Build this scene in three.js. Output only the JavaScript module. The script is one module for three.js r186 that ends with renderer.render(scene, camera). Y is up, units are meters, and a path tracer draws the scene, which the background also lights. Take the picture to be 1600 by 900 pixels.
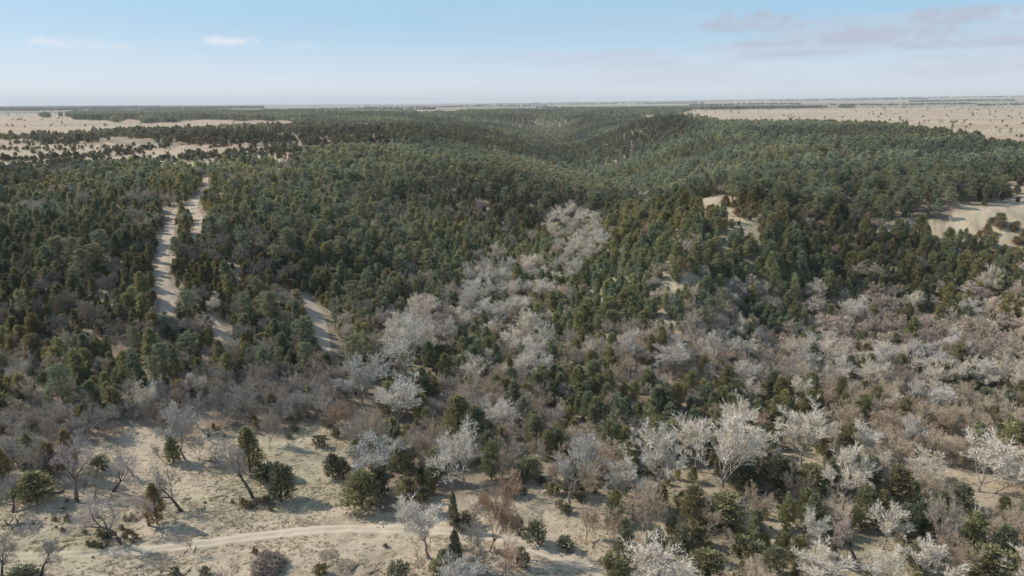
import * as THREE from 'three';

// ---------------------------------------------------------------- camera, sky, sun, exposure
const D2R = Math.PI / 180, PW = 1600, PH = 900, F = 1086, CAM_H = 80;
const scene = new THREE.Scene();
const camera = new THREE.PerspectiveCamera(2 * Math.atan(PH / 2 / F) / D2R, 16 / 9, 1, 60000);
camera.rotation.order = 'YXZ';
camera.position.set(0, CAM_H, 0);
camera.rotation.set(-14.95 * D2R, 0, -0.29 * D2R);
camera.updateMatrixWorld(true);
scene.add(camera);
const renderer = new THREE.WebGLRenderer({ antialias: true });
renderer.toneMapping = THREE.LinearToneMapping;
renderer.toneMappingExposure = 1.0;
renderer.shadowMap.enabled = true;

const SUN_AZ = -74 * D2R, SUN_EL = 40 * D2R;                   // azimuth from straight ahead, negative to the left
const sunDir = new THREE.Vector3(Math.sin(SUN_AZ) * Math.cos(SUN_EL), Math.sin(SUN_EL), -Math.cos(SUN_AZ) * Math.cos(SUN_EL));
const sun = new THREE.DirectionalLight(new THREE.Color(1, 0.95, 0.87), 5.0);
sun.position.copy(sunDir).multiplyScalar(400).add(new THREE.Vector3(0, 0, -250));
sun.target.position.set(0, 0, -250);
sun.castShadow = true;
Object.assign(sun.shadow.camera, { left: -400, right: 400, top: 400, bottom: -400, near: 1, far: 1200 });
scene.add(sun, sun.target);
scene.fog = new THREE.FogExp2(new THREE.Color(0.97, 0.98, 1.0), 0.00005);

// ---------------------------------------------------------------- random numbers and noise
function rngOf(seed) {
  let s = seed >>> 0;
  return () => { s = (s + 0x6d2b79f5) | 0; let t = Math.imul(s ^ (s >>> 15), 1 | s); t = (t + Math.imul(t ^ (t >>> 7), 61 | t)) ^ t; return ((t ^ (t >>> 14)) >>> 0) / 4294967296; };
}
const lerp = (a, b, t) => a + (b - a) * t, clamp = (x, a, b) => Math.min(b, Math.max(a, x));
const smooth = (a, b, x) => { const t = clamp((x - a) / (b - a), 0, 1); return t * t * (3 - 2 * t); };
function hash2(x, y) { let h = Math.imul(x, 374761393) ^ Math.imul(y, 668265263); h = Math.imul(h ^ (h >>> 13), 1274126177); h ^= h >>> 16; return (h >>> 0) / 4294967296; }
function vnoise(x, y) {
  const ix = Math.floor(x), iy = Math.floor(y), fx = x - ix, fy = y - iy, u = fx * fx * (3 - 2 * fx), v = fy * fy * (3 - 2 * fy);
  return lerp(lerp(hash2(ix, iy), hash2(ix + 1, iy), u), lerp(hash2(ix, iy + 1), hash2(ix + 1, iy + 1), u), v);
}
function fbm(x, y, n = 4) { let s = 0, a = 0.5, t = 0; for (let i = 0; i < n; i++) { s += a * vnoise(x, y); t += a; a *= 0.5; x = x * 2.03 + 17.3; y = y * 2.03 + 9.1; } return s / t; }

// ---------------------------------------------------------------- sky: clear air, whiter near the horizon and the sun, thin low clouds
{
  const w = 2048, h = 1024, data = new Float32Array(w * h * 4);
  const zen = [0.165, 0.30, 0.53], mid = [0.37, 0.61, 0.82], low = [0.74, 0.80, 0.86];
  for (let r = 0; r < h; r++) {
    const el = ((r + 0.5) / h - 0.5) * Math.PI, y = Math.sin(el), elD = el / D2R;
    for (let c = 0; c < w; c++) {
      const round = ((c + 0.5) / w - 0.5) * 2 * Math.PI, x = Math.cos(round) * Math.cos(el), z = Math.sin(round) * Math.cos(el), az = Math.atan2(x, -z);
      const cs = x * sunDir.x + y * sunDir.y + z * sunDir.z;
      const t1 = smooth(-0.5, 7, elD), t2 = smooth(5, 55, elD), out = [0, 0, 0];
      const glow = 0.42 * Math.pow(clamp(cs, 0, 1), 3.5) + 0.10 * Math.pow(clamp(cs * 0.5 + 0.5, 0, 1), 3);
      for (let k = 0; k < 3; k++) out[k] = lerp(lerp(low[k], mid[k], t1), zen[k], t2) + glow * [0.62, 0.60, 0.55][k];
      if (elD > 0.2) {
        const px = x / (y + 0.035), pz = z / (y + 0.035);
        const cover = 0.60 - 0.085 * smooth(-0.1, 0.55, az) * smooth(2.4, 0.8, Math.abs(az)) - 0.02 * smooth(20, 60, elD);
        let n = fbm(px * 0.62 + 3.1, pz * 0.62 + 7.7, 5) * 0.7 + 0.3 * fbm(px * 2.3 + 11, pz * 2.3, 4);
        let a = smooth(cover, cover + 0.13, n) * smooth(0.6, 2.6, elD) * 0.75;
        const veil = smooth(0.42, 0.7, fbm(az * 5 + 40, elD * 0.9, 5)) * smooth(0.3, 2, elD) * (1 - smooth(4, 9, elD)) * 0.5 * smooth(-0.35, 0.4, az);
        const puff = (pa, pe, wa, we, s) => { const dx = (az / D2R - pa) / wa, dy = (elD - pe) / we, wob = fbm(az * 70, elD * 3.2 + pa, 5) - 0.5; return s * smooth(1, 0.2, dx * dx + dy * dy * (dy < 0 ? 3 : 1) + wob * 2.3); };
        const small = Math.max(puff(-20.8, 4.35, 2.0, 0.5, 0.75), puff(-31.7, 3.95, 1.5, 0.4, 0.55), puff(-28.8, 3.8, 2.6, 0.35, 0.3), puff(-16, 4.1, 1.4, 0.25, 0.25), puff(-18, 1.9, 3, 0.25, 0.3));
        const big = Math.max(puff(18.2, 5.4, 4.6, 1.0, 0.8), puff(18.5, 4.0, 4.2, 0.35, 0.6), puff(31.0, 5.4, 3.4, 0.8, 0.85), puff(26.6, 4.3, 5.0, 0.85, 0.8), puff(33, 3.6, 7, 0.5, 0.6), puff(22, 3.3, 4.5, 0.3, 0.45), puff(29.5, 7.9, 2.4, 0.3, 0.5), puff(9.5, 3.6, 3.2, 0.3, 0.3), puff(14.5, 7.8, 3.2, 0.25, 0.3));
        const frame = smooth(44, 38, Math.abs(az / D2R)) * smooth(10, 8, elD);   // here the clouds are those seen; elsewhere drifting fields of the same kind
        a = Math.max(a * (1 - frame * 0.85), veil);
        const lit = lerp(0.70, 0.84, smooth(0.45, 0.75, fbm(px * 1.7, pz * 1.7, 3)));
        const mix = (k, tgt, al) => { out[k] = lerp(out[k], tgt, al); };
        const shade = [lit * 0.80, lit * 0.835, lit * 0.95], white = [0.86, 0.88, 0.94];
        for (let k = 0; k < 3; k++) { mix(k, shade[k], a); mix(k, [0.475, 0.51, 0.62][k], big * 0.85); mix(k, white[k], small); }
      }
      const o = (r * w + c) * 4;
      data[o] = out[0]; data[o + 1] = out[1]; data[o + 2] = out[2]; data[o + 3] = 1;
    }
  }
  const t = new THREE.DataTexture(data, w, h, THREE.RGBAFormat, THREE.FloatType);
  t.mapping = THREE.EquirectangularReflectionMapping; t.magFilter = t.minFilter = THREE.LinearFilter; t.needsUpdate = true;
  scene.background = t; scene.environment = t;
}

// ---------------------------------------------------------------- the lie of the land
const camQ = camera.quaternion.clone(), camQi = camQ.clone().invert();
const rayOf = (px, py) => new THREE.Vector3((px - PW / 2) / F, -(py - PH / 2) / F, -1).applyQuaternion(camQ).normalize();
function project(p) { const v = p.clone().sub(camera.position).applyQuaternion(camQi); return [PW / 2 - v.x / v.z * F, PH / 2 + v.y / v.z * F, -v.z]; }
const polar = (x, z) => [Math.atan2(x, -z), Math.log(Math.max(1, Math.hypot(x, z)))];
// levels surveyed along sight lines: picture column, picture row, ground level in metres
const SURVEY = [
  [-300, 900, 2], [0, 890, 2], [300, 840, 0], [640, 830, 0], [950, 895, -1], [1300, 890, -1], [1600, 890, -1], [1900, 890, -1], [800, 1000, 0], [250, 720, 1], [500, 690, 1], [0, 760, 3], [-300, 760, 5],
  [1000, 750, 0], [1300, 760, 0], [1600, 740, 1], [1900, 740, 3], [760, 660, 0], [1100, 640, 1], [1600, 620, 3], [1350, 600, 2],
  [600, 640, 0], [660, 540, 1], [730, 490, 2], [810, 435, 4], [890, 370, 7], [985, 295, 11], [955, 262, 9], [925, 243, 9], [885, 217, 11], [850, 202, 15],
  [0, 640, 6], [-300, 640, 9], [250, 640, 4], [450, 620, 3], [0, 520, 15], [250, 500, 15], [420, 520, 9], [-300, 520, 19], [0, 400, 27], [255, 400, 25], [-300, 400, 30], [265, 330, 31], [0, 310, 34], [320, 282, 35], [-300, 300, 36],
  [500, 470, 10], [600, 410, 15], [700, 380, 13], [450, 380, 24], [600, 310, 27], [780, 330, 17], [470, 262, 35], [0, 255, 36], [700, 250, 33], [840, 270, 26], [250, 225, 37], [0, 215, 37], [560, 220, 36], [720, 212, 36], [815, 205, 34], [0, 185, 37], [300, 185, 38], [600, 185, 36],
  [1150, 318, 33], [1080, 418, 25], [1000, 330, 25], [1000, 440, 18], [950, 480, 9], [900, 520, 3], [1150, 500, 5], [1100, 360, 31], [1200, 400, 25], [1300, 340, 30], [1300, 420, 17], [1250, 480, 9], [1400, 400, 20], [1500, 338, 32], [1600, 300, 36], [1600, 360, 29], [1900, 300, 40], [1900, 380, 28], [1600, 440, 14], [1450, 470, 8], [1350, 530, 3], [1600, 530, 5], [1900, 530, 8],
  [1150, 262, 31], [1000, 262, 23], [1300, 262, 33], [1450, 262, 35], [1050, 222, 34], [1200, 222, 36], [1400, 205, 38], [1580, 232, 38], [1050, 188, 36], [1300, 185, 38], [1600, 190, 40], [1900, 230, 40], [970, 203, 34],
];
const FARPTS = [];
for (const a of [-58, -40, -28, -16, -6, 4, 14, 26, 40, 58]) {
  const r = smooth(-8, 40, a);
  FARPTS.push([a, 3600, 37 + 3 * r], [a, 6500, 37 + 15 * r], [a, 12000, 40 + 62 * r], [a, 20000, 46 + 118 * r], [a, 31000, 50 + 190 * r]);
}
const ctl = [];
for (const [px, py, e] of SURVEY) {
  const d = rayOf(px, py), t = (e - CAM_H) / d.y, [u, v] = polar(d.x * t, d.z * t);
  ctl.push([u, v, e]);
}
for (const [a, d, e] of FARPTS) ctl.push([a * D2R, Math.log(d), e]);
for (const a of [-55, -30, 0, 30, 55]) ctl.push([a * D2R, Math.log(60), 0]);
const AU = 1.25, phi = (du, dv) => { const r2 = du * du * AU * AU + dv * dv; return r2 < 1e-12 ? 0 : r2 * Math.log(r2); };
const wts = (() => {                                             // thin-plate spline over (azimuth, log distance)
  const n = ctl.length, m = n + 3, A = [];
  for (let i = 0; i < m; i++) A.push(new Float64Array(m + 1));
  for (let i = 0; i < n; i++) {
    for (let j = 0; j < n; j++) A[i][j] = phi(ctl[i][0] - ctl[j][0], ctl[i][1] - ctl[j][1]);
    A[i][i] += 0.004;
    [1, ctl[i][0], ctl[i][1]].forEach((q, k) => { A[i][n + k] = q; A[n + k][i] = q; });
    A[i][m] = ctl[i][2];
  }
  for (let i = 0; i < m; i++) {
    let p = i; for (let r = i + 1; r < m; r++) if (Math.abs(A[r][i]) > Math.abs(A[p][i])) p = r;
    [A[i], A[p]] = [A[p], A[i]];
    for (let r = 0; r < m; r++) if (r !== i && A[r][i] !== 0) { const f = A[r][i] / A[i][i]; for (let c = i; c <= m; c++) A[r][c] -= f * A[i][c]; }
  }
  return A.map((row, i) => row[m] / row[i]);
})();
const NU = 481, NV = 320, U0 = -60 * D2R, DU = 120 * D2R / (NU - 1), V0 = Math.log(60), DV = (Math.log(32000) - V0) / (NV - 1), HG = new Float32Array(NU * NV);
for (let i = 0; i < NU; i++) for (let j = 0; j < NV; j++) {
  const u = U0 + i * DU, v = V0 + j * DV, n = ctl.length;
  let s = wts[n] + wts[n + 1] * u + wts[n + 2] * v;
  for (let k = 0; k < n; k++) s += wts[k] * phi(u - ctl[k][0], v - ctl[k][1]);
  HG[i * NV + j] = s;
}
function hBase(x, z) {
  const [u, v] = polar(x, z), fi = clamp((u - U0) / DU, 0, NU - 1.001), fj = clamp((v - V0) / DV, 0, NV - 1.001), i = Math.floor(fi), j = Math.floor(fj), a = fi - i, b = fj - j;
  let h = lerp(lerp(HG[i * NV + j], HG[(i + 1) * NV + j], a), lerp(HG[i * NV + j + 1], HG[(i + 1) * NV + j + 1], a), b);
  const over = Math.abs(u) - 60 * D2R;
  return over > 0 ? lerp(h, 20, smooth(0, 110 * D2R, over)) : h;
}
// creek and side gullies cut into the upland
const GULLIES = [[27, 85, [[890, 372], [985, 295], [955, 262], [925, 243], [885, 217], [850, 202], [838, 192]]], [7, 38, [[885, 217], [770, 222], [660, 232], [560, 240]]], [8, 36, [[955, 262], [830, 258], [700, 268], [600, 275]]], [8, 40, [[940, 250], [1040, 242], [1160, 236], [1300, 226]]], [7, 32, [[985, 295], [1100, 282], [1240, 272], [1420, 270]]], [6, 50, [[850, 202], [760, 196], [650, 195]]], [6, 60, [[850, 202], [930, 197], [990, 192]]]].map(([depth, width, pts]) => ({ depth, width, pts: pts.map(([px, py]) => { const d = rayOf(px, py); let t = 100; while (t < 5000 && CAM_H + d.y * t > hBase(d.x * t, d.z * t)) t *= 1.01; return [d.x * t, d.z * t]; }) }));
function carve(x, z, lines = GULLIES) {
  let cut = 0;
  for (const { depth, width, pts } of lines) {
    let m = 1e9, at = 0;
    for (let i = 0; i + 1 < pts.length; i++) { const [ax, az] = pts[i], [bx, bz] = pts[i + 1], ux = bx - ax, uz = bz - az, f = clamp(((x - ax) * ux + (z - az) * uz) / (ux * ux + uz * uz), 0, 1), d = Math.hypot(x - ax - ux * f, z - az - uz * f); if (d < m) { m = d; at = (i + f) / (pts.length - 1); } }
    if (m < width * 3) cut = Math.max(cut, depth * Math.exp(-((m / width) ** 2)) * (depth > 10 ? smooth(0, 0.3, at) : lines === GULLIES ? 1 - 0.6 * at : 1 - 0.3 * at));
  }
  return cut;
}
const RIDGES = [[15, 62, [[1120, 196], [1040, 204], [985, 216], [945, 236]]], [10, 60, [[640, 222], [760, 232], [850, 248], [915, 268]]], [9, 50, [[1240, 246], [1120, 255], [1030, 268]]], [5, 45, [[560, 262], [680, 285], [800, 300]]]].map(([depth, width, pts]) => ({ depth, width, pts: pts.map(([px, py]) => { const d = rayOf(px, py); let t = 100; while (t < 5000 && CAM_H + d.y * t > hBase(d.x * t, d.z * t)) t *= 1.01; return [d.x * t, d.z * t]; }) }));
function height(x, z) {
  const d = Math.hypot(x, z), far = smooth(150, 420, d);
  return hBase(x, z) - (d > 330 && d < 2600 ? carve(x, z) - carve(x, z, RIDGES) : 0) + (fbm(x * 0.045, z * 0.045, 3) - 0.5) * lerp(1.0, 4.0, far) * (1 - 0.6 * smooth(2000, 6000, d)) + (fbm(x * 0.35 + 5, z * 0.35, 2) - 0.5) * 0.28;
}
const cache = new Map();
function groundAt(px, py, canopy = 0) {                            // where a sight line meets the ground (or a canopy that high above it)
  const key = px + '|' + py + '|' + canopy; if (cache.has(key)) return cache.get(key).clone();
  const d = rayOf(px, py); let t = 70, last = t, hit = null;
  for (let i = 0; i < 900 && t < 31000; i++) {
    const y = CAM_H + d.y * t, g = hBase(d.x * t, d.z * t) + canopy;
    if (y < g) { let a = last, b = t; for (let k = 0; k < 24; k++) { const m = (a + b) / 2; (CAM_H + d.y * m < height(d.x * m, d.z * m) + canopy) ? b = m : a = m; } hit = b; break; }
    last = t; t *= 1.009;
  }
  hit ??= 30000;
  const p = new THREE.Vector3(d.x * hit, 0, d.z * hit); p.y = height(p.x, p.z); cache.set(key, p);
  return p.clone();
}

// ---------------------------------------------------------------- what grows where: outlines on the land, corners sighted through the canopy
const inside = (poly, u, v) => { let k = false; for (let i = 0, j = poly.length - 1; i < poly.length; j = i++) { const [a, b] = poly[i], [c, d] = poly[j]; if ((b > v) !== (d > v) && u < (c - a) * (v - b) / (d - b) + a) k = !k; } return k; };
const ZONES = [];
function zone(name, canopy, corners, mix, look = {}) {
  const poly = [];
  corners.forEach((c, i) => {                                   // straight edges are followed at several sights
    const n = corners[(i + 1) % corners.length];
    for (let k = 0; k < 4; k++) { const p = groundAt(lerp(c[0], n[0], k / 4), lerp(c[1], n[1], k / 4), canopy); poly.push(polar(p.x, p.z)); }
  });
  const us = poly.map((p) => p[0]), vs = poly.map((p) => p[1]);
  ZONES.push({ name, poly, mix, ...look, box: [Math.min(...us), Math.max(...us), Math.min(...vs), Math.max(...vs)] });
}
// mix: share of ground cells that carry cedar, pine, pale (cottonwood), scrub (brown hardwood); what is left stays open
zone('clearing', 0, [[-60, 790], [50, 772], [110, 735], [140, 697], [230, 675], [330, 682], [400, 668], [445, 660], [520, 655], [560, 650], [585, 665], [560, 690], [545, 712], [540, 790], [600, 800], [660, 780], [760, 790], [790, 745], [840, 738], [880, 760], [930, 790], [955, 830], [945, 960], [-60, 960]], {}, { at: 'in the grassy clearing' });
zone('strip_far_left', 5, [[85, 180], [120, 173], [250, 171], [420, 175], [640, 176], [640, 190], [420, 186], [300, 185], [240, 189], [190, 186], [110, 184]], { pine: 0.8 }, { at: 'in the far left belt' });
zone('plain_far_left', 0, [[-400, 175], [60, 172], [200, 187], [330, 186], [430, 186], [425, 192], [330, 204], [200, 206], [60, 215], [-400, 222]], { cedar: 0.012, pine: 0.004 }, { at: 'alone on the far left plain', open: 1 });
zone('dark_band', 3, [[20, 217], [110, 207], [260, 207], [420, 197], [480, 192], [600, 205], [620, 230], [480, 233], [380, 229], [330, 225], [180, 222]], { cedar: 0.44 }, { tint: 'umber', clump: 2, at: 'in the dark plain band' });
zone('scatter_left', 1.5, [[-400, 214], [20, 216], [180, 222], [380, 229], [500, 243], [492, 262], [420, 256], [340, 262], [260, 262], [200, 256], [100, 264], [-400, 262]], { cedar: 0.14 }, { tint: 'umber', clump: 1, at: 'scattered on the left plain', open: 1 });
zone('strip_far_right', 5, [[850, 174], [950, 166], [1100, 163.5], [1300, 162], [1600, 158.5], [2000, 157], [2000, 161], [1600, 163], [1300, 167.5], [1100, 170], [1010, 180], [900, 182]], { pine: 0.75 }, { at: 'in the far right belt' });
zone('plateau_right', 0, [[1000, 186], [1050, 172], [1250, 168.5], [1600, 164], [2000, 162], [2000, 240], [1600, 232], [1540, 226], [1480, 208], [1400, 198], [1250, 193], [1090, 195], [1050, 191]], { cedar: 0.016, pine: 0.003 }, { at: 'on the right plateau', open: 1 });
zone('bare_right', 0, [[1358, 356], [1440, 342], [1490, 322], [1550, 314], [1570, 294], [1600, 283], [2000, 278], [2000, 372], [1600, 370], [1500, 368], [1425, 382]], { cedar: 0.15 }, { clump: 1, tint: 'rust', at: 'on the right bare slope', open: 1 });
zone('bare_spur', 1, [[1078, 314], [1110, 302], [1150, 309], [1182, 322], [1228, 354], [1196, 368], [1145, 378], [1142, 350], [1112, 328]], { cedar: 0.07 }, { clump: 1, tint: 'rust', at: 'on the bare spur crest', open: 1 });
zone('bare_spur_low', 1, [[1060, 418], [1106, 408], [1114, 424], [1078, 436], [1035, 442]], { cedar: 0.04 }, { tint: 'rust', at: 'by the small bare patch', open: 1 });
zone('pale_patch', 0, [[945, 260], [962, 258], [972, 270], [955, 270]], {}, { open: 1, at: '' });
zone('drain_upper', 5, [[845, 350], [875, 332], [915, 336], [945, 372], [940, 398], [905, 402], [875, 384], [852, 368]], { pale: 0.27, scrub: 0.12, cedar: 0.3 }, { at: 'in the upper creek bed' });
zone('drain_top', 4, [[975, 290], [1010, 282], [1020, 295], [985, 305]], { pale: 0.35, cedar: 0.2 }, { at: 'at the creek head' });
zone('drain_mid', 5, [[705, 450], [765, 412], [830, 402], [885, 412], [900, 428], [845, 455], [785, 495], [725, 508], [700, 488]], { pale: 0.27, scrub: 0.15, cedar: 0.34 }, { at: 'in the middle creek bed' });
zone('drain_low', 5, [[600, 525], [625, 490], [672, 488], [690, 520], [672, 572], [640, 630], [625, 690], [570, 695], [552, 640], [552, 585], [592, 562]], { pale: 0.25, scrub: 0.16, cedar: 0.38 }, { at: 'in the lower creek bed' });
zone('drain_side', 4, [[715, 545], [790, 515], [880, 540], [870, 590], [780, 590], [720, 600]], { scrub: 0.55, pale: 0.1, cedar: 0.2 }, { at: 'right of the creek bed' });
zone('foot_band', 3.5, [[-400, 660], [0, 650], [120, 655], [200, 625], [260, 600], [420, 590], [545, 600], [560, 665], [445, 668], [400, 675], [330, 690], [230, 680], [140, 705], [60, 775], [-400, 800]], { scrub: 0.52, cedar: 0.26, pale: 0.03 }, { scrubTint: 'grey', at: 'at the left slope foot' });
zone('pine_knot', 5, [[85, 400], [170, 385], [180, 430], [100, 450]], { pine: 0.3, cedar: 0.3, scrub: 0.25 }, { at: 'in the left pine knot' });
zone('slope_left_far', 3, [[-400, 262], [0, 264], [250, 262], [310, 275], [260, 330], [250, 400], [-400, 400]], { cedar: 0.8, scrub: 0.09 }, { at: 'in the upper left stand', tint: 'dark' });
zone('slope_left_near', 3, [[-400, 400], [250, 400], [250, 500], [330, 530], [350, 600], [260, 600], [150, 640], [0, 650], [-400, 660]], { cedar: 0.78, scrub: 0.08, pine: 0.02 }, { at: 'in the lower left stand', tint: 'olive' });
zone('ridge_brown', 4, [[1000, 198], [1050, 193], [1100, 205], [1110, 226], [1060, 248], [1000, 262], [962, 264], [935, 250], [962, 224]], { cedar: 0.68, pine: 0.3 }, { tint: 'dark', at: 'on the canyon right rim' });
zone('pine_centre', 5, [[430, 186], [800, 172], [1000, 176], [1050, 191], [1000, 212], [960, 232], [1010, 275], [985, 300], [940, 322], [850, 322], [700, 300], [560, 292], [470, 268], [500, 243], [620, 230], [600, 205], [480, 192]], { pine: 0.5, cedar: 0.3 }, { at: 'in the canyon pines' });
zone('slope_mid', 3.5, [[310, 275], [470, 262], [560, 292], [700, 300], [850, 322], [870, 340], [835, 360], [760, 400], [690, 450], [610, 490], [560, 560], [545, 600], [350, 600], [250, 500], [260, 330]], { cedar: 0.74, pine: 0.07, scrub: 0.08 }, { at: 'between path and creek bed', tint: 'olive' });
zone('pine_right', 5, [[1000, 215], [1060, 196], [1250, 193], [1400, 199], [1480, 209], [1540, 227], [1600, 234], [2000, 242], [2000, 285], [1600, 280], [1570, 294], [1545, 316], [1480, 324], [1390, 345], [1270, 322], [1180, 302], [1080, 292], [1010, 280], [975, 262], [965, 240]], { pine: 0.48, cedar: 0.34, scrub: 0.04 }, { at: 'below the right plateau' });
zone('spur', 3, [[935, 345], [1000, 300], [1080, 292], [1180, 302], [1270, 322], [1390, 345], [1600, 356], [2000, 356], [2000, 430], [1600, 432], [1480, 440], [1330, 470], [1240, 470], [1130, 455], [1090, 500], [1000, 520], [890, 520], [860, 470], [940, 405], [955, 370]], { cedar: 0.84, scrub: 0.06 }, { at: 'on the right spur', tint: 'olive' });
zone('dark_hollow', 4, [[1090, 460], [1130, 452], [1240, 468], [1260, 500], [1250, 535], [1150, 540], [1060, 520]], { cedar: 0.42, scrub: 0.4, pine: 0.06 }, { at: 'in the hollow below the spur', tint: 'dark', scrubTint: 'grey' });
zone('thicket_right', 3.5, [[1240, 475], [1330, 465], [1480, 440], [2000, 430], [2000, 600], [1600, 590], [1400, 560], [1280, 560], [1200, 560], [1180, 540], [1250, 535]], { scrub: 0.6, pale: 0.04, cedar: 0.16 }, { at: 'in the right mauve thicket', scrubTint: 'mauve' });
zone('pale_row_right', 5, [[1230, 545], [1300, 520], [1420, 540], [1560, 560], [2000, 570], [2000, 620], [1560, 615], [1400, 610], [1250, 590]], { pale: 0.21, scrub: 0.4, cedar: 0.2 }, { at: 'in the right pale row' });
zone('centre_low', 4, [[640, 700], [690, 575], [880, 545], [1000, 520], [1200, 560], [1250, 600], [1150, 640], [1000, 650], [960, 700], [880, 700], [830, 740], [700, 760], [660, 740]], { scrub: 0.38, cedar: 0.5, pale: 0.02 }, { at: 'in the centre mixed stand', tint: 'olive' });
zone('creek_cedars', 4, [[600, 700], [660, 600], [720, 560], [740, 640], [720, 700], [690, 770], [640, 770], [545, 760], [550, 700]], { cedar: 0.7, pale: 0.06 }, { at: 'along the creek', tint: 'olive' });
zone('right_low', 3, [[830, 740], [960, 700], [1150, 640], [1400, 600], [2000, 610], [2000, 780], [1600, 770], [1300, 740], [1200, 780], [1080, 790], [960, 800], [930, 790]], { scrub: 0.48, cedar: 0.42, pale: 0.04 }, { at: 'in the lower right wood', scrubTint: 'tan', tint: 'olive' });
zone('right_bottom', 2.5, [[945, 980], [955, 830], [1080, 790], [1300, 740], [1600, 770], [2000, 780], [2000, 980]], { scrub: 0.46, cedar: 0.38, pale: 0.014 }, { at: 'in the bottom right wood', scrubTint: 'tan', tint: 'olive' });
const REST = { name: 'rest', mix: { cedar: 0.6, scrub: 0.18 }, tint: 'olive', at: 'between the stands' };
function zoneAt(x, z) {
  const far = 0.035 * Math.hypot(x, z), sc = 2.2 / (far + 4), [u, v] = polar(x + (fbm(x * sc + 31, z * sc, 3) - 0.5) * 2 * far, z + (fbm(x * sc, z * sc + 57, 3) - 0.5) * 3 * far);
  for (const q of ZONES) if (u > q.box[0] && u < q.box[1] && v > q.box[2] && v < q.box[3] && inside(q.poly, u, v)) return q;
  return v > Math.log(140) && v < Math.log(1500) ? REST : null;
}

// ---------------------------------------------------------------- tracks
const spline = (pts, step) => { const c = new THREE.CatmullRomCurve3(pts), n = Math.max(4, Math.ceil(c.getLength() / step)); return c.getSpacedPoints(n); };
const TRACKS = [];
function track(points, widths, step = 0.7) {
  const line = spline(points.map(([a, b]) => groundAt(a, b)), step), n = line.length;
  const w = line.map((_, i) => { const f = i / (n - 1) * (widths.length - 1), k = Math.min(widths.length - 2, Math.floor(f)); return lerp(widths[k], widths[k + 1], f - k); });
  const t = { line, w }; TRACKS.push(t); return t;
}
const road = track([[-120, 868], [-40, 867], [60, 868], [140, 866], [210, 861], [270, 855], [330, 848], [400, 838], [470, 830], [540, 826], [620, 827], [700, 830], [760, 838], [805, 847], [850, 863], [900, 881], [950, 897], [1010, 920]], [2.6, 2.8, 3.0, 3.0, 3.0]);
const paths = [
  track([[256, 500], [264, 470], [255, 440], [254, 405], [262, 372], [266, 350], [274, 330], [292, 322]], [4.5, 5.5, 3.6, 4.4, 5.2, 3.4, 2.8, 4]),
  track([[321, 278], [320, 300], [300, 322], [313, 345], [306, 368], [298, 392]], [3.5, 3, 5.5, 6, 4, 2]),
  track([[440, 459], [470, 466], [490, 484], [499, 510], [506, 535], [513, 556]], [3, 5.2, 6.4, 5.4, 4.5, 2.5]),
  track([[322, 494], [338, 508], [349, 524], [352, 548]], [2.5, 3.5, 4, 2]),
];
function trackDist(x, z) { let m = 1e9; for (const t of TRACKS) for (let i = 0; i < t.line.length; i += 2) { const d = Math.hypot(t.line[i].x - x, t.line[i].z - z) - t.w[i] / 2; if (d < m) m = d; } return m; }

// ---------------------------------------------------------------- ground
const mixc = (a, b, t) => [lerp(a[0], b[0], t), lerp(a[1], b[1], t), lerp(a[2], b[2], t)];
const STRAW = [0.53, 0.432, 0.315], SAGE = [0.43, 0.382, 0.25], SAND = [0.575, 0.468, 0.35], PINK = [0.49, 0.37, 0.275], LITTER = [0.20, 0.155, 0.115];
function groundColor(x, z, q = zoneAt(x, z)) {
  const d = Math.hypot(x, z), n1 = fbm(x * 0.02 + 3, z * 0.02, 4), n2 = fbm(x * 0.11, z * 0.11 + 8, 3), n3 = fbm(x * 0.7, z * 0.9, 2), n4 = d < 340 ? vnoise(x * 2.2, z * 2.2) : 0.5;
  let c = mixc(STRAW, SAGE, smooth(0.46, 0.62, n1) * 0.75);
  c = mixc(c, SAND, smooth(0.5, 0.68, n2) * 0.6);
  c = mixc(c, [0.30, 0.25, 0.18], 0.5 * smooth(0.52, 0.7, fbm(x * 0.16 + 40, z * 0.2, 4)) + 0.25 * smooth(0.55, 0.75, fbm(x * 0.5, z * 0.5 + 60, 3)));
  if (d > 300) c = mixc(c, mixc(PINK, STRAW, smooth(0.35, 0.65, fbm(x * 0.006, z * 0.012, 4)) * 0.9), smooth(300, 700, d));
  if (d > 3000) c = mixc(c, mixc([0.44, 0.36, 0.28], [0.27, 0.25, 0.19], smooth(0.42, 0.62, fbm(x * 0.0009, z * 0.0017, 3))), smooth(3000, 5200, d));
  if (d > 420) { const f = fbm(x * 0.0035 + 20, z * 0.006, 4), k2 = 1 - 0.12 * smooth(0.5, 0.53, f) + 0.06 * smooth(0.58, 0.6, f) - 0.1 * smooth(0.55, 0.75, fbm(x * 0.03, z * 0.03, 3)); c = [c[0] * k2, c[1] * (k2 + 0.012), c[2] * k2]; }
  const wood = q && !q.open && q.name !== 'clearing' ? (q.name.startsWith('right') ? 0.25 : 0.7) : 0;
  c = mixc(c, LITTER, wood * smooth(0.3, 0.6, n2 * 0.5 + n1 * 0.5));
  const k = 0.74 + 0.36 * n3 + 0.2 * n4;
  return [c[0] * k, c[1] * k, c[2] * k];
}
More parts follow.
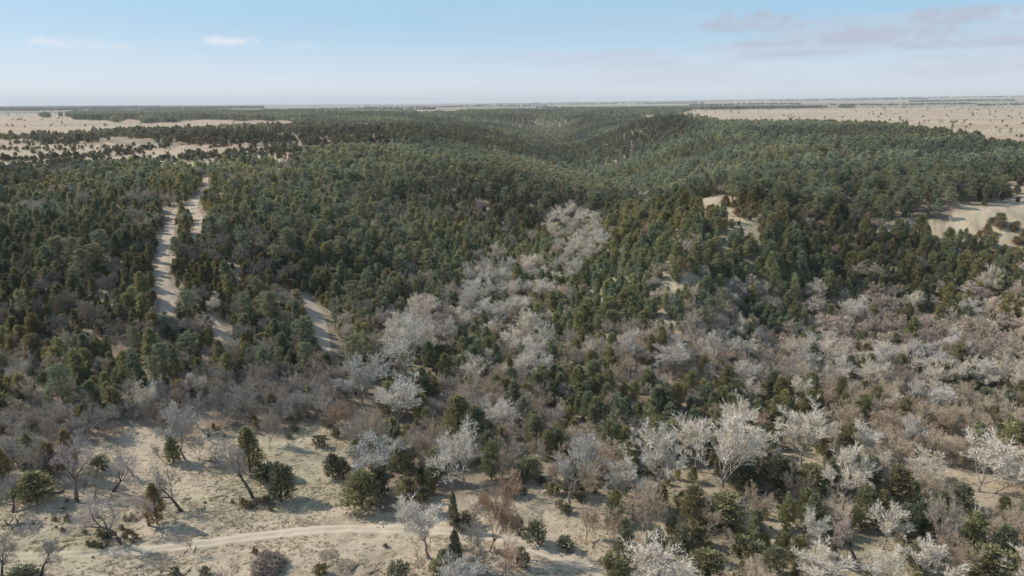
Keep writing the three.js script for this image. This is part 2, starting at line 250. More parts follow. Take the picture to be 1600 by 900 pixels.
function sheet(name, rows, m) {                                    // rows of [Vector3, colour] -> one smooth sheet
  const nr = rows.length, nc = rows[0].length, pos = new Float32Array(nr * nc * 3), col = new Float32Array(nr * nc * 3), uv = new Float32Array(nr * nc * 2), idx = new Uint32Array((nr - 1) * (nc - 1) * 6);
  let o = 0, k = 0;
  for (let i = 0; i < nr; i++) for (let j = 0; j < nc; j++, o++) {
    const [p, c] = rows[i][j]; pos.set([p.x, p.y, p.z], o * 3); col.set(c, o * 3); uv.set([p.x, p.z], o * 2);
  }
  for (let i = 0; i < nr - 1; i++) for (let j = 0; j < nc - 1; j++) { const a = i * nc + j; idx.set([a, a + 1, a + nc, a + 1, a + nc + 1, a + nc], k); k += 6; }
  const g = new THREE.BufferGeometry();
  g.setAttribute('position', new THREE.BufferAttribute(pos, 3)); g.setAttribute('color', new THREE.BufferAttribute(col, 3)); g.setAttribute('uv', new THREE.BufferAttribute(uv, 2)); g.setIndex(new THREE.BufferAttribute(idx, 1));
  g.computeVertexNormals();
  const o3 = new THREE.Mesh(g, m); o3.name = name; o3.receiveShadow = o3.castShadow = true; o3.userData.kind = 'structure'; scene.add(o3);
  return o3;
}
function grainTexture(size, seed, low, high) {                     // seamless fine grain: matted straw and soil
  const d = new Uint8Array(size * size * 4), r = rngOf(seed), f = new Float32Array(size * size).fill(0.5);
  for (let k = 0; k < size * 14; k++) {                             // short blades lying every way
    const a = r() * 6.283, l = 2 + r() * 9, v = r(), x0 = r() * size, y0 = r() * size;
    for (let s = 0; s < l; s++) { const x = ((Math.floor(x0 + Math.cos(a) * s) % size) + size) % size, y = ((Math.floor(y0 + Math.sin(a) * s) % size) + size) % size; f[y * size + x] = f[y * size + x] * 0.4 + v * 0.6; }
  }
  for (let i = 0; i < size * size; i++) { const v = lerp(low, high, clamp(f[i] + (r() - 0.5) * 0.12, 0, 1)) * 255; d.set([v, v * 0.985, v * 0.96, 255], i * 4); }
  const t = new THREE.DataTexture(d, size, size); t.wrapS = t.wrapT = THREE.RepeatWrapping; t.magFilter = THREE.LinearFilter; t.needsUpdate = true;
  return t;
}
const grain = grainTexture(512, 11, 0.58, 1.0), bumps = grainTexture(512, 12, 0, 1);
grain.colorSpace = THREE.NoColorSpace; grain.repeat.set(1 / 23, 1 / 23); bumps.repeat.set(1 / 31, 1 / 31);
const groundMat = new THREE.MeshPhysicalMaterial({ name: 'dry grass', vertexColors: true, roughness: 1, specularIntensity: 0.15, map: grain, bumpMap: bumps, bumpScale: 0.3 });
{
  const azs = []; for (let a = -177; a < -44; a += 3) azs.push(a); for (let a = -44; a <= 44; a += 0.1) azs.push(a); for (let a = 47; a <= 183; a += 3) azs.push(a);
  const rs = [0.5, 25, 50, 70, 85]; for (let r = 92; r < 32000; r *= r < 330 ? 1.005 : r < 2200 ? 1.011 : 1.04) rs.push(r); rs.push(32000);
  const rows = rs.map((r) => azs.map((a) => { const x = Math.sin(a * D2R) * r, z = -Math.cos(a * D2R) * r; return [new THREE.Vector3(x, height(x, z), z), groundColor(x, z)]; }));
  rows[0].forEach(([p]) => { p.y = height(0, -1); });
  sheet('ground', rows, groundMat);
}
const dirtMat = new THREE.MeshPhysicalMaterial({ name: 'pale dirt', vertexColors: true, roughness: 1, specularIntensity: 0.15, map: grain, bumpMap: bumps, bumpScale: 0.05 });
function strip(name, t, profile, colorOf, lift) {
  const n = t.line.length, rows = [];
  for (let i = 0; i < n; i++) {
    const a = t.line[Math.max(0, i - 1)], b = t.line[Math.min(n - 1, i + 1)], dx = b.x - a.x, dz = b.z - a.z, l = Math.hypot(dx, dz) || 1, p = t.line[i];
    rows.push(profile.map((s) => { const x = p.x + dz / l * s * t.w[i] * 0.5, z = p.z - dx / l * s * t.w[i] * 0.5; return [new THREE.Vector3(x, height(x, z) + lift * (1 - s ** 6), z), colorOf(s, x, z, i / (n - 1))]; }));
  }
  return sheet(name, rows, dirtMat);
}
const RUT = [0.68, 0.575, 0.45];
strip('dirt_track', road, [-1, -0.82, -0.68, -0.52, -0.36, -0.2, 0, 0.2, 0.36, 0.52, 0.68, 0.82, 1].reverse(), (s, x, z, f) => {
  const g = groundColor(x, z), rut = Math.exp(-(((Math.abs(s) - 0.55) / 0.17) ** 2)), body = 1 - Math.abs(s) ** 3, n = fbm(x * 0.5, z * 0.5, 3);
  const fade = lerp(0.45, 1, smooth(0.14, 0.30, f));
  return mixc(g, RUT, clamp((1.0 * rut + 0.25 * body) * (0.5 + 1.0 * n), 0, 1) * fade);
}, 0.05);
for (const p of paths) strip('sandy_path', p, [1, 0.8, 0.5, 0.2, -0.2, -0.5, -0.8, -1], (s, x, z) => mixc(groundColor(x, z), [0.56, 0.46, 0.35], (1 - s ** 6) * (0.7 + 0.5 * fbm(x * 0.4, z * 0.4, 3))), 0.06);

// ---------------------------------------------------------------- growing plants
const V = (x, y, z) => new THREE.Vector3(x, y, z);
class Grow {
  constructor() { this.p = []; this.c = []; this.i = []; }
  v(p, c) { this.p.push(p.x, p.y, p.z); this.c.push(c[0], c[1], c[2]); return this.p.length / 3 - 1; }
  kite(b, d, l, w, c, r) {                                         // one spray: a short leaf-shaped blade
    const q = V(r() - 0.5, r() - 0.5, r() - 0.5).cross(d).normalize().multiplyScalar(w / 2), m = b.clone().addScaledVector(d, l * 0.45);
    const a = this.v(b, c), e = this.v(m.clone().add(q), c), t = this.v(b.clone().addScaledVector(d, l), c), f = this.v(m.sub(q), c);
    this.i.push(a, e, t, a, t, f);
  }
  twig(b, d, l, w, c, r) {
    const q = V(r() - 0.5, r() - 0.5, r() - 0.5).cross(d).normalize().multiplyScalar(w / 2);
    this.i.push(this.v(b.clone().sub(q), c), this.v(b.clone().add(q), c), this.v(b.clone().addScaledVector(d, l), c));
  }
  tube(pts, rad, n, c) {
    let prev = null;
    pts.forEach((p, k) => {
      const d = (k < pts.length - 1 ? pts[k + 1].clone().sub(p) : p.clone().sub(pts[k - 1])).normalize(), s = Math.abs(d.y) > 0.9 ? V(1, 0, 0) : V(0, 1, 0), e = s.clone().cross(d).normalize(), f = d.clone().cross(e), ring = [];
      for (let j = 0; j < n; j++) { const a = j / n * 6.2832; ring.push(this.v(p.clone().addScaledVector(e, Math.cos(a) * rad[k]).addScaledVector(f, Math.sin(a) * rad[k]), c)); }
      if (prev) for (let j = 0; j < n; j++) { const j2 = (j + 1) % n; this.i.push(prev[j], prev[j2], ring[j], prev[j2], ring[j2], ring[j]); }
      prev = ring;
    });
  }
  add(o) { const k = this.p.length / 3; for (const x of o.p) this.p.push(x); for (const x of o.c) this.c.push(x); for (const x of o.i) this.i.push(x + k); return this; }
  scaled(sx, sy, sz) { for (let k = 0; k < this.p.length; k += 3) { this.p[k] *= sx; this.p[k + 1] *= sy; this.p[k + 2] *= sz; } return this; }
  geo() {
    const g = new THREE.BufferGeometry();
    g.setAttribute('position', new THREE.BufferAttribute(new Float32Array(this.p), 3)); g.setAttribute('color', new THREE.BufferAttribute(new Float32Array(this.c), 3)); g.setIndex(this.i);
    return g;
  }
}
// every plant is made one unit tall and one unit wide and is stretched to its size where it stands
function normalise(parts, widthShare = 0.97) {
  const all = Object.values(parts).flat(), xs = [], ys = [];
  for (const g of all) for (let k = 0; k < g.p.length; k += 9) { xs.push(Math.hypot(g.p[k], g.p[k + 2])); ys.push(g.p[k + 1]); }
  xs.sort((a, b) => a - b); ys.sort((a, b) => a - b);
  const w = xs[Math.floor(xs.length * widthShare)] * 2, h = ys[Math.floor(ys.length * 0.998)];
  for (const g of all) g.scaled(1 / w, 1 / h, 1 / w);
  return parts;
}
const shade = (c, k) => [c[0] * k, c[1] * k, c[2] * k];
function cedar(seed, o = {}) {
  const r = rngOf(seed), { H = 6.5, R = 1.9, branches = 120, sprays = 2300, L = 0.5, round = 0.5, low = 0.06, leaders = 1 } = o, trunk = new Grow(), crown = new Grow(), bark = [0.16, 0.12, 0.09];
  trunk.tube([V(0, -0.3, 0), V(0.05, H * 0.3, 0.04), V(0, H * 0.62, 0), V(0, H * 0.9, 0)], [0.15, 0.12, 0.07, 0.02], 6, bark);
  const tops = [[0, 0, 1]]; for (let k = 1; k < leaders; k++) { const a = r() * 6.28; tops.push([Math.cos(a) * R * 0.5, Math.sin(a) * R * 0.5, 0.68 + r() * 0.22]); }
  for (let b = 0; b < branches; b++) {
    const top = tops[b % tops.length], t = Math.pow((b + r()) / branches, 0.86) * (1 - low) + low, a = b * 2.39996 + r() * 1.1;
    const wob = 0.62 + 0.75 * vnoise(Math.cos(a) * 1.9 + seed, Math.sin(a) * 1.9 + t * 5), prof = lerp(Math.pow(1 - t, 0.72), Math.sqrt(Math.max(0, 1 - (t * 1.02) ** 2)), round) * Math.min(1, 0.5 + (t - low) * 3.2), rad = Math.max(0.16, R * prof * wob) * (tops.length > 1 ? 0.72 : 1);
    const y0 = t * H * top[2] * 0.94, tilt = lerp(0.15, 0.95, t) + (r() - 0.5) * 0.4, d = V(Math.cos(a), tilt, Math.sin(a)).normalize(), p0 = V(top[0] * Math.min(1, 0.3 + t), y0, top[1] * Math.min(1, 0.3 + t));
    if (rad > 0.6) trunk.tube([p0.clone(), p0.clone().addScaledVector(d, rad * 0.8)], [0.035, 0.012], 3, bark);
    const n = Math.max(5, Math.round(sprays / branches * (0.35 + 1.1 * rad / R))), tone = 0.62 + 0.76 * r();
    for (let k = 0; k < n; k++) {
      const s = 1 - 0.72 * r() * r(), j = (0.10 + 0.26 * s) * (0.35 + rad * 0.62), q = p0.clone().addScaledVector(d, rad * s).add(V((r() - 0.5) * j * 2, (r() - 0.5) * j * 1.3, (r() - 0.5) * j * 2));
      const e = d.clone().multiplyScalar(0.8).add(V((r() - 0.5) * 1.2, 0.25 + (r() - 0.4) * 0.9, (r() - 0.5) * 1.2)).normalize();
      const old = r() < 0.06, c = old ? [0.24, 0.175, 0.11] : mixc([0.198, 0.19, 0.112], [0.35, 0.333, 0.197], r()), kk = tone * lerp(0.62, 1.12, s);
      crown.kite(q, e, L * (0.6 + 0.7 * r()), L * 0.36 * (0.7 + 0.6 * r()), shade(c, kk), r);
    }
  }
  return normalise({ trunk, crown });
}
function pine(seed, o = {}) {
  const r = rngOf(seed), { H = 12, R = 2.6, branches = 46, clumps = 4, needles = 26, L = 0.5, W = 0.11, ball = 0.62, bare = 0.28 } = o, trunk = new Grow(), crown = new Grow(), bark = [0.21, 0.14, 0.095];
  const lean = (r() - 0.5) * 0.5; trunk.tube([V(0, -0.4, 0), V(lean * 0.3, H * 0.3, 0), V(lean * 0.7, H * 0.65, 0.1), V(lean, H * 0.97, 0)], [0.24, 0.19, 0.12, 0.02], 7, bark);
  for (let b = 0; b < branches; b++) {
    const t = bare + (1 - bare) * Math.pow((b + r()) / branches, 0.9), a = b * 2.39996 + r() * 0.9, m = (t - bare) / (1 - bare);
    const rad = R * (0.34 + 0.75 * Math.sqrt(Math.max(0, 1 - m ** 1.9)) * Math.min(1, 0.55 + m * 1.8)) * (0.55 + 0.7 * r()) * (m > 0.9 ? 0.5 : 1), d = V(Math.cos(a), lerp(-0.05, 0.75, m) + (r() - 0.5) * 0.3, Math.sin(a)).normalize(), p0 = V(lean * t, t * H * 0.96, 0);
    trunk.tube([p0, p0.clone().addScaledVector(d, rad * 0.55).add(V(0, -0.1, 0)), p0.clone().addScaledVector(d, rad)], [0.06, 0.035, 0.015], 3, bark);
    for (let q = 0; q < clumps; q++) {
      const s = 0.45 + 0.6 * (q + r()) / clumps, cp = p0.clone().addScaledVector(d, rad * s).add(V((r() - 0.5) * rad * 0.45, (r() - 0.3) * 0.5, (r() - 0.5) * rad * 0.45)), tone = 0.6 + 0.8 * r();
      for (let k = 0; k < needles; k++) {
        const e = V(r() * 2 - 1, r() * 2 - 0.75, r() * 2 - 1).normalize(), c = mixc([0.182, 0.184, 0.112], [0.345, 0.332, 0.202], r());
        crown.kite(cp.clone().add(V(e.x * ball * r() * 0.7, e.y * ball * r() * 0.45, e.z * ball * r() * 0.7)), e, L * (0.6 + 0.6 * r()), W, shade(c, tone), r);
      }
    }
  }
  return normalise({ trunk, crown });
}
// a leafless tree: trunk, main limbs, and the rest of its branches down to the twigs
function bareTree(seed, o = {}) {
  const r = rngOf(seed), { H = 13, fork = 0.28, limbs = 5, counts = [6, 6, 5], spread = 0.75, rise = 0.35, wiggle = 0.22, trunkR = 0.34, lean = 0, twigs = 4, twigL = 1.0, twigW = 0.05, bark = [0.29, 0.25, 0.22], tip = [0.635, 0.58, 0.495], ratios = [0.62, 0.55, 0.5], stems = 1 } = o;
  const trunk = new Grow(), limb = [], crown = new Grow(), maxL = counts.length;
  function branch(g, level, p, d, len, rad, sides) {
    const segs = level === 0 ? 4 : level === 1 ? 5 : level === 2 ? 3 : 2, pts = [p.clone()], rr = [rad], dir = d.clone();
    let q = p.clone();
    for (let k = 1; k <= segs; k++) {
      dir.add(V((r() - 0.5) * wiggle * 2, (r() - 0.5) * wiggle + rise * 0.22, (r() - 0.5) * wiggle * 2)).normalize();
      q = q.clone().addScaledVector(dir, len / segs); pts.push(q); rr.push(Math.max(0.012, rad * (1 - 0.72 * k / segs)));
    }
    g.tube(pts, rr, sides, shade(level < 2 ? bark : mixc(bark, tip, level === 2 ? 0.35 : 0.8), 0.85 + 0.3 * r()));
    return { pts, rr, dir };
  }
  const along = (b, s) => { const f = s * (b.pts.length - 1), k = Math.min(b.pts.length - 2, Math.floor(f)); return [b.pts[k].clone().lerp(b.pts[k + 1], f - k), b.pts[k + 1].clone().sub(b.pts[k]).normalize(), lerp(b.rr[k], b.rr[k + 1], f - k)]; };
  const turnOut = (d, ang, az) => { const s = Math.abs(d.y) > 0.95 ? V(1, 0, 0) : V(0, 1, 0), e = s.cross(d).normalize(), f = d.clone().cross(e); return d.clone().multiplyScalar(Math.cos(ang)).addScaledVector(e, Math.sin(ang) * Math.cos(az)).addScaledVector(f, Math.sin(ang) * Math.sin(az)).normalize(); };
  function ramify(g, b, level, len) {
    const n = counts[level - 1];
    for (let k = 0; k < n; k++) {
      const s = 0.22 + 0.78 * (k + 0.6 + r() * 0.4) / n, [p, d, rad] = along(b, Math.min(1, s)), nd = turnOut(d, spread * (0.55 + 0.6 * r()), k * 2.4 + r() * 1.6), nl = len * ratios[level - 1] * (0.65 + 0.6 * r()) * (1.1 - 0.35 * s);
      nd.y += rise * 0.3; nd.normalize();
      if (level < maxL) { const c = branch(crown, level + 1, p, nd, nl, Math.max(o.minR ?? 0.026, rad * 0.6), level === 1 ? 4 : 3); ramify(crown, c, level + 1, nl); }
      else {
        crown.twig(p, nd, nl * 1.1, twigW * 1.3, shade(tip, 0.8 + 0.3 * r()), r);
        for (let t = 0; t < twigs; t++) { const f = 0.25 + 0.7 * r(), td = turnOut(nd, 0.35 + 0.5 * r(), r() * 6.28); td.y += 0.25; td.normalize(); crown.twig(p.clone().addScaledVector(nd, nl * f), td, twigL * (0.5 + 0.6 * r()), twigW, shade(tip, 0.85 + 0.35 * r()), r); }
      }
    }
  }
  for (let s = 0; s < stems; s++) {
    const a0 = s / stems * 6.28 + r(), off = stems > 1 ? 0.35 : 0, ld = V(lean + Math.cos(a0) * off, 1, Math.sin(a0) * off).normalize(), tl = H * fork * (stems > 1 ? 0.7 + 0.5 * r() : 1);
    const t = branch(trunk, 0, V(Math.cos(a0) * off * 0.6, -0.4, Math.sin(a0) * off * 0.6), ld, tl + 0.4, trunkR / Math.sqrt(stems), 7), n = Math.max(2, Math.round(limbs / stems));
    for (let k = 0; k < n; k++) {
      const g = new Grow(), f = k === 0 ? 1 : 0.72 + 0.28 * r(), [p, d, rad] = along(t, f), nd = turnOut(d, k === 0 ? 0.2 : spread * (0.6 + 0.5 * r()), k * 6.28 / Math.max(1, n - 1) + r()), ll = H * (1 - fork) * (k === 0 ? 0.78 : 0.5 + 0.25 * r());
      const b = branch(g, 1, p, nd, ll, Math.max(0.06, rad * 0.85), 5); limb.push(g); ramify(crown, b, 1, ll);
    }
  }
  return normalise({ trunk, limb, crown }, 0.96);
}
// low, dense heap of twigs
function thicket(seed, o = {}) {
  const r = rngOf(seed), { n = 900, tip = [0.37, 0.32, 0.285] } = o, crown = new Grow();
  for (let k = 0; k < n; k++) {
    const a = r() * 6.28, s = Math.sqrt(r()), lump = 0.75 + 0.5 * vnoise(Math.cos(a) * 2 + seed, Math.sin(a) * 2), y = Math.sqrt(Math.max(0, 1 - s * s)) * 1.25 * lump * Math.pow(r(), 0.4), b = r() * 6.28;
    crown.twig(V(Math.cos(a) * s * 2 * lump, y, Math.sin(a) * s * 2 * lump), V(Math.cos(b), (r() - 0.25) * 1.1, Math.sin(b)).normalize(), 0.35 + r() * 0.55, 0.05 + 0.05 * r(), shade(tip, 0.55 + 0.7 * r()), r);
  }
  return normalise({ crown });
}
const BROWN = { tip: [0.42, 0.366, 0.296], bark: [0.25, 0.21, 0.18] };
const times = (n, f) => Array.from({ length: n }, (_, k) => f(k));
const KIND = {
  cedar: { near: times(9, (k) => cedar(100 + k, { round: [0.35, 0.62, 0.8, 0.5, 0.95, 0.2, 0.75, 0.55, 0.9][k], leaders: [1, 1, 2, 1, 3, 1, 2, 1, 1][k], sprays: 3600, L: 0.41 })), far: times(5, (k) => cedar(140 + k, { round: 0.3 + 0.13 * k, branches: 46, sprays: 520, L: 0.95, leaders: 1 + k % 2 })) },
  pine: { near: times(5, (k) => pine(200 + k, { bare: 0.2 + 0.06 * k, R: 2.3 + 0.25 * k })), far: times(4, (k) => pine(230 + k, { branches: 26, clumps: 3, needles: 8, L: 0.95, W: 0.4, ball: 0.8, bare: 0.2 })) },
  pale: { near: times(7, (k) => bareTree(300 + k, { fork: [0.26, 0.2, 0.32, 0.24, 0.3, 0.18, 0.35][k], limbs: [5, 6, 4, 6, 5, 7, 5][k], spread: [0.7, 0.8, 0.6, 0.75, 0.65, 0.85, 0.7][k], rise: 0.45, twigs: 4, twigW: 0.085 })), far: times(4, (k) => bareTree(330 + k, { counts: [5, 5, 3], twigs: 3, twigW: 0.15, rise: 0.45, minR: 0.06 })) },
  gnarl: { near: times(6, (k) => bareTree(400 + k, { fork: 0.42, limbs: 4, counts: [7, 6, 5], spread: 0.85, rise: 0.14, wiggle: 0.45, lean: [0.45, 0.6, 0.35, 0.15, 0.7, 0.25][k], trunkR: 0.62, twigs: 3, bark: [0.13, 0.105, 0.088], tip: [0.50, 0.435, 0.40] })) },
  scrub: { near: times(7, (k) => bareTree(500 + k, { H: 8, fork: 0.2, limbs: 6, counts: [6, 6, 5], spread: 0.8, rise: 0.3, wiggle: 0.28, trunkR: 0.2, twigs: 4, twigL: 0.7, twigW: 0.045, stems: [1, 2, 1, 3, 1, 2, 1][k], ...BROWN })), far: times(4, (k) => bareTree(530 + k, { H: 8, fork: 0.2, limbs: 6, counts: [5, 5, 4], spread: 0.8, rise: 0.3, twigs: 3, twigL: 0.8, twigW: 0.13, minR: 0.05, trunkR: 0.2, ...BROWN })) },
  sapling: { near: times(4, (k) => bareTree(600 + k, { H: 4, fork: 0.3, limbs: 4, counts: [4, 4, 3], spread: 0.75, rise: 0.15, wiggle: 0.35, trunkR: 0.11, twigs: 2, twigL: 0.5, twigW: 0.03, stems: [1, 3, 1, 2][k], lean: [0.3, 0, 0.5, 0.1][k], bark: [0.17, 0.14, 0.115], tip: [0.44, 0.37, 0.32] })) },
  bush: { near: times(5, (k) => cedar(700 + k, { H: 2.2, R: 1.3, branches: 44, sprays: 800, L: 0.42, round: 0.6, low: 0.02, leaders: 2 + k % 3 })) },
  heap: { near: times(3, (k) => thicket(800 + k, { n: [2600, 700, 520][k] })) },
  snag: { near: times(3, (k) => bareTree(850 + k, { H: 9, fork: 0.34, limbs: 4, counts: [3, 2], ratios: [0.4, 0.4], spread: 0.7, rise: 0.2, wiggle: 0.35, trunkR: 0.42, twigs: 1, bark: [0.62, 0.57, 0.51], tip: [0.6, 0.55, 0.5], lean: 0.1 + 0.1 * k })) },
};
const MATS = new Map();
function mat(kind, tint) {
  const key = kind + tint.join();
  if (!MATS.has(key)) MATS.set(key, new THREE.MeshPhysicalMaterial({ name: kind, vertexColors: true, color: new THREE.Color().setRGB(...tint), roughness: 0.95, specularIntensity: 0.2, side: THREE.DoubleSide, ...(kind === 'cedar' || kind === 'pine' || kind === 'bush' ? { transmission: 0.4, thickness: 0 } : {}) }));
  return MATS.get(key);
}
const TINTS = {
  cedar: { umber: [[0.74, 0.68, 0.7], [0.66, 0.66, 0.68], [0.85, 0.7, 0.66], [0.62, 0.66, 0.66]], olive: [[0.95, 1, 0.92], [1.08, 1.1, 0.85], [0.8, 0.9, 0.9], [1.05, 0.98, 0.82]], rust: [[1.0, 0.82, 0.78], [0.9, 0.78, 0.8], [1.12, 0.88, 0.78], [0.85, 0.84, 0.85]], dark: [[0.84, 0.9, 0.88], [0.95, 0.95, 0.85], [0.74, 0.84, 0.86], [1.0, 0.94, 0.82]] },
  pine: { '': [[1, 1, 1], [1.12, 1.12, 1.05], [0.85, 0.9, 0.95], [0.95, 1.05, 1.08]] },
  pale: { '': [[1, 1, 1], [1.12, 1.1, 1.06], [0.86, 0.85, 0.88], [0.98, 0.94, 0.9]] },
  scrub: { '': [[1, 1, 1], [1.15, 1.1, 1.05], [0.85, 0.86, 0.9], [1.05, 0.95, 0.85]], grey: [[1, 1.03, 1.1], [0.85, 0.88, 0.95], [1.1, 1.08, 1.08], [0.92, 0.85, 0.85]], mauve: [[1.12, 1.06, 1.06], [1.2, 1.12, 1.08], [0.98, 0.94, 0.98], [1.3, 1.22, 1.16]], tan: [[1.2, 1.15, 1.05], [1.1, 1.0, 0.88], [1.3, 1.22, 1.12], [1.0, 0.88, 0.8]] },
};
// ---------------------------------------------------------------- naming and standing things
const used = new Map();
function numbered(n) { const k = used.get(n) ?? 0; used.set(n, k + 1); return k ? n + '_' + String(k).padStart(3, '0') : n; }
const geos = new Map(), geoOf = (g) => { if (!geos.has(g)) geos.set(g, g.geo()); return geos.get(g); };
const PROTO = new Map();
function proto(kind, variant, tint, full) {                        // one of each look; all others are clones of it
  const key = [kind, variant, tint.join(), full].join('|');
  if (!PROTO.has(key)) {
    const p = KIND[kind].near[variant], g = new THREE.Group(), m = mat(kind, tint);
    const part = (name, gr) => { const o = new THREE.Mesh(geoOf(gr), m); o.name = name; o.castShadow = o.receiveShadow = true; g.add(o); };
    if (p.limb && !full) { p.stem ??= new Grow().add(p.trunk); if (!p.joined) { p.limb.forEach((l) => p.stem.add(l)); p.joined = true; } part('trunk', p.stem); }
    else { if (p.trunk) part('trunk', p.trunk); (p.limb ?? []).forEach((l) => part('limb', l)); }
    part(kind === 'heap' ? 'twigs' : 'crown', p.crown);
    PROTO.set(key, g);
  }
  return PROTO.get(key);
}
function stand(kind, variant, tint, p, h, w, turn, name, label, category, group, full) {
  const g = proto(kind, variant, tint, full).clone();
  g.name = numbered(name); g.position.set(p.x, p.y - 0.05, p.z); g.scale.set(w, h, w); g.rotation.y = turn;
  g.userData = { label, category }; if (group) g.userData.group = group;
  scene.add(g);
  return g;
}
// ---------------------------------------------------------------- the trees and shrubs that stand out, each where it stands
const AS = { pale: ['cottonwood_tree', 'bare tree'], gnarl: ['bare_tree', 'bare tree'], scrub: ['hardwood_tree', 'bare tree'], sapling: ['bare_sapling', 'bare tree'], cedar: ['cedar_tree', 'cedar'], pine: ['pine_tree', 'pine tree'], bush: ['cedar_shrub', 'shrub'], heap: ['brush_pile', 'brush'], snag: ['dead_tree', 'dead tree'] };
const LOOK = { g: [1, 1, 1], l: [1.06, 1.03, 1.0], d: [0.78, 0.8, 0.84], r: [1.02, 0.82, 0.7], w: [1.12, 1.0, 0.9], o: [0.98, 0.97, 0.8], k: [0.6, 0.62, 0.62], e: [1.0, 0.78, 0.66] };
const PLACED = [];
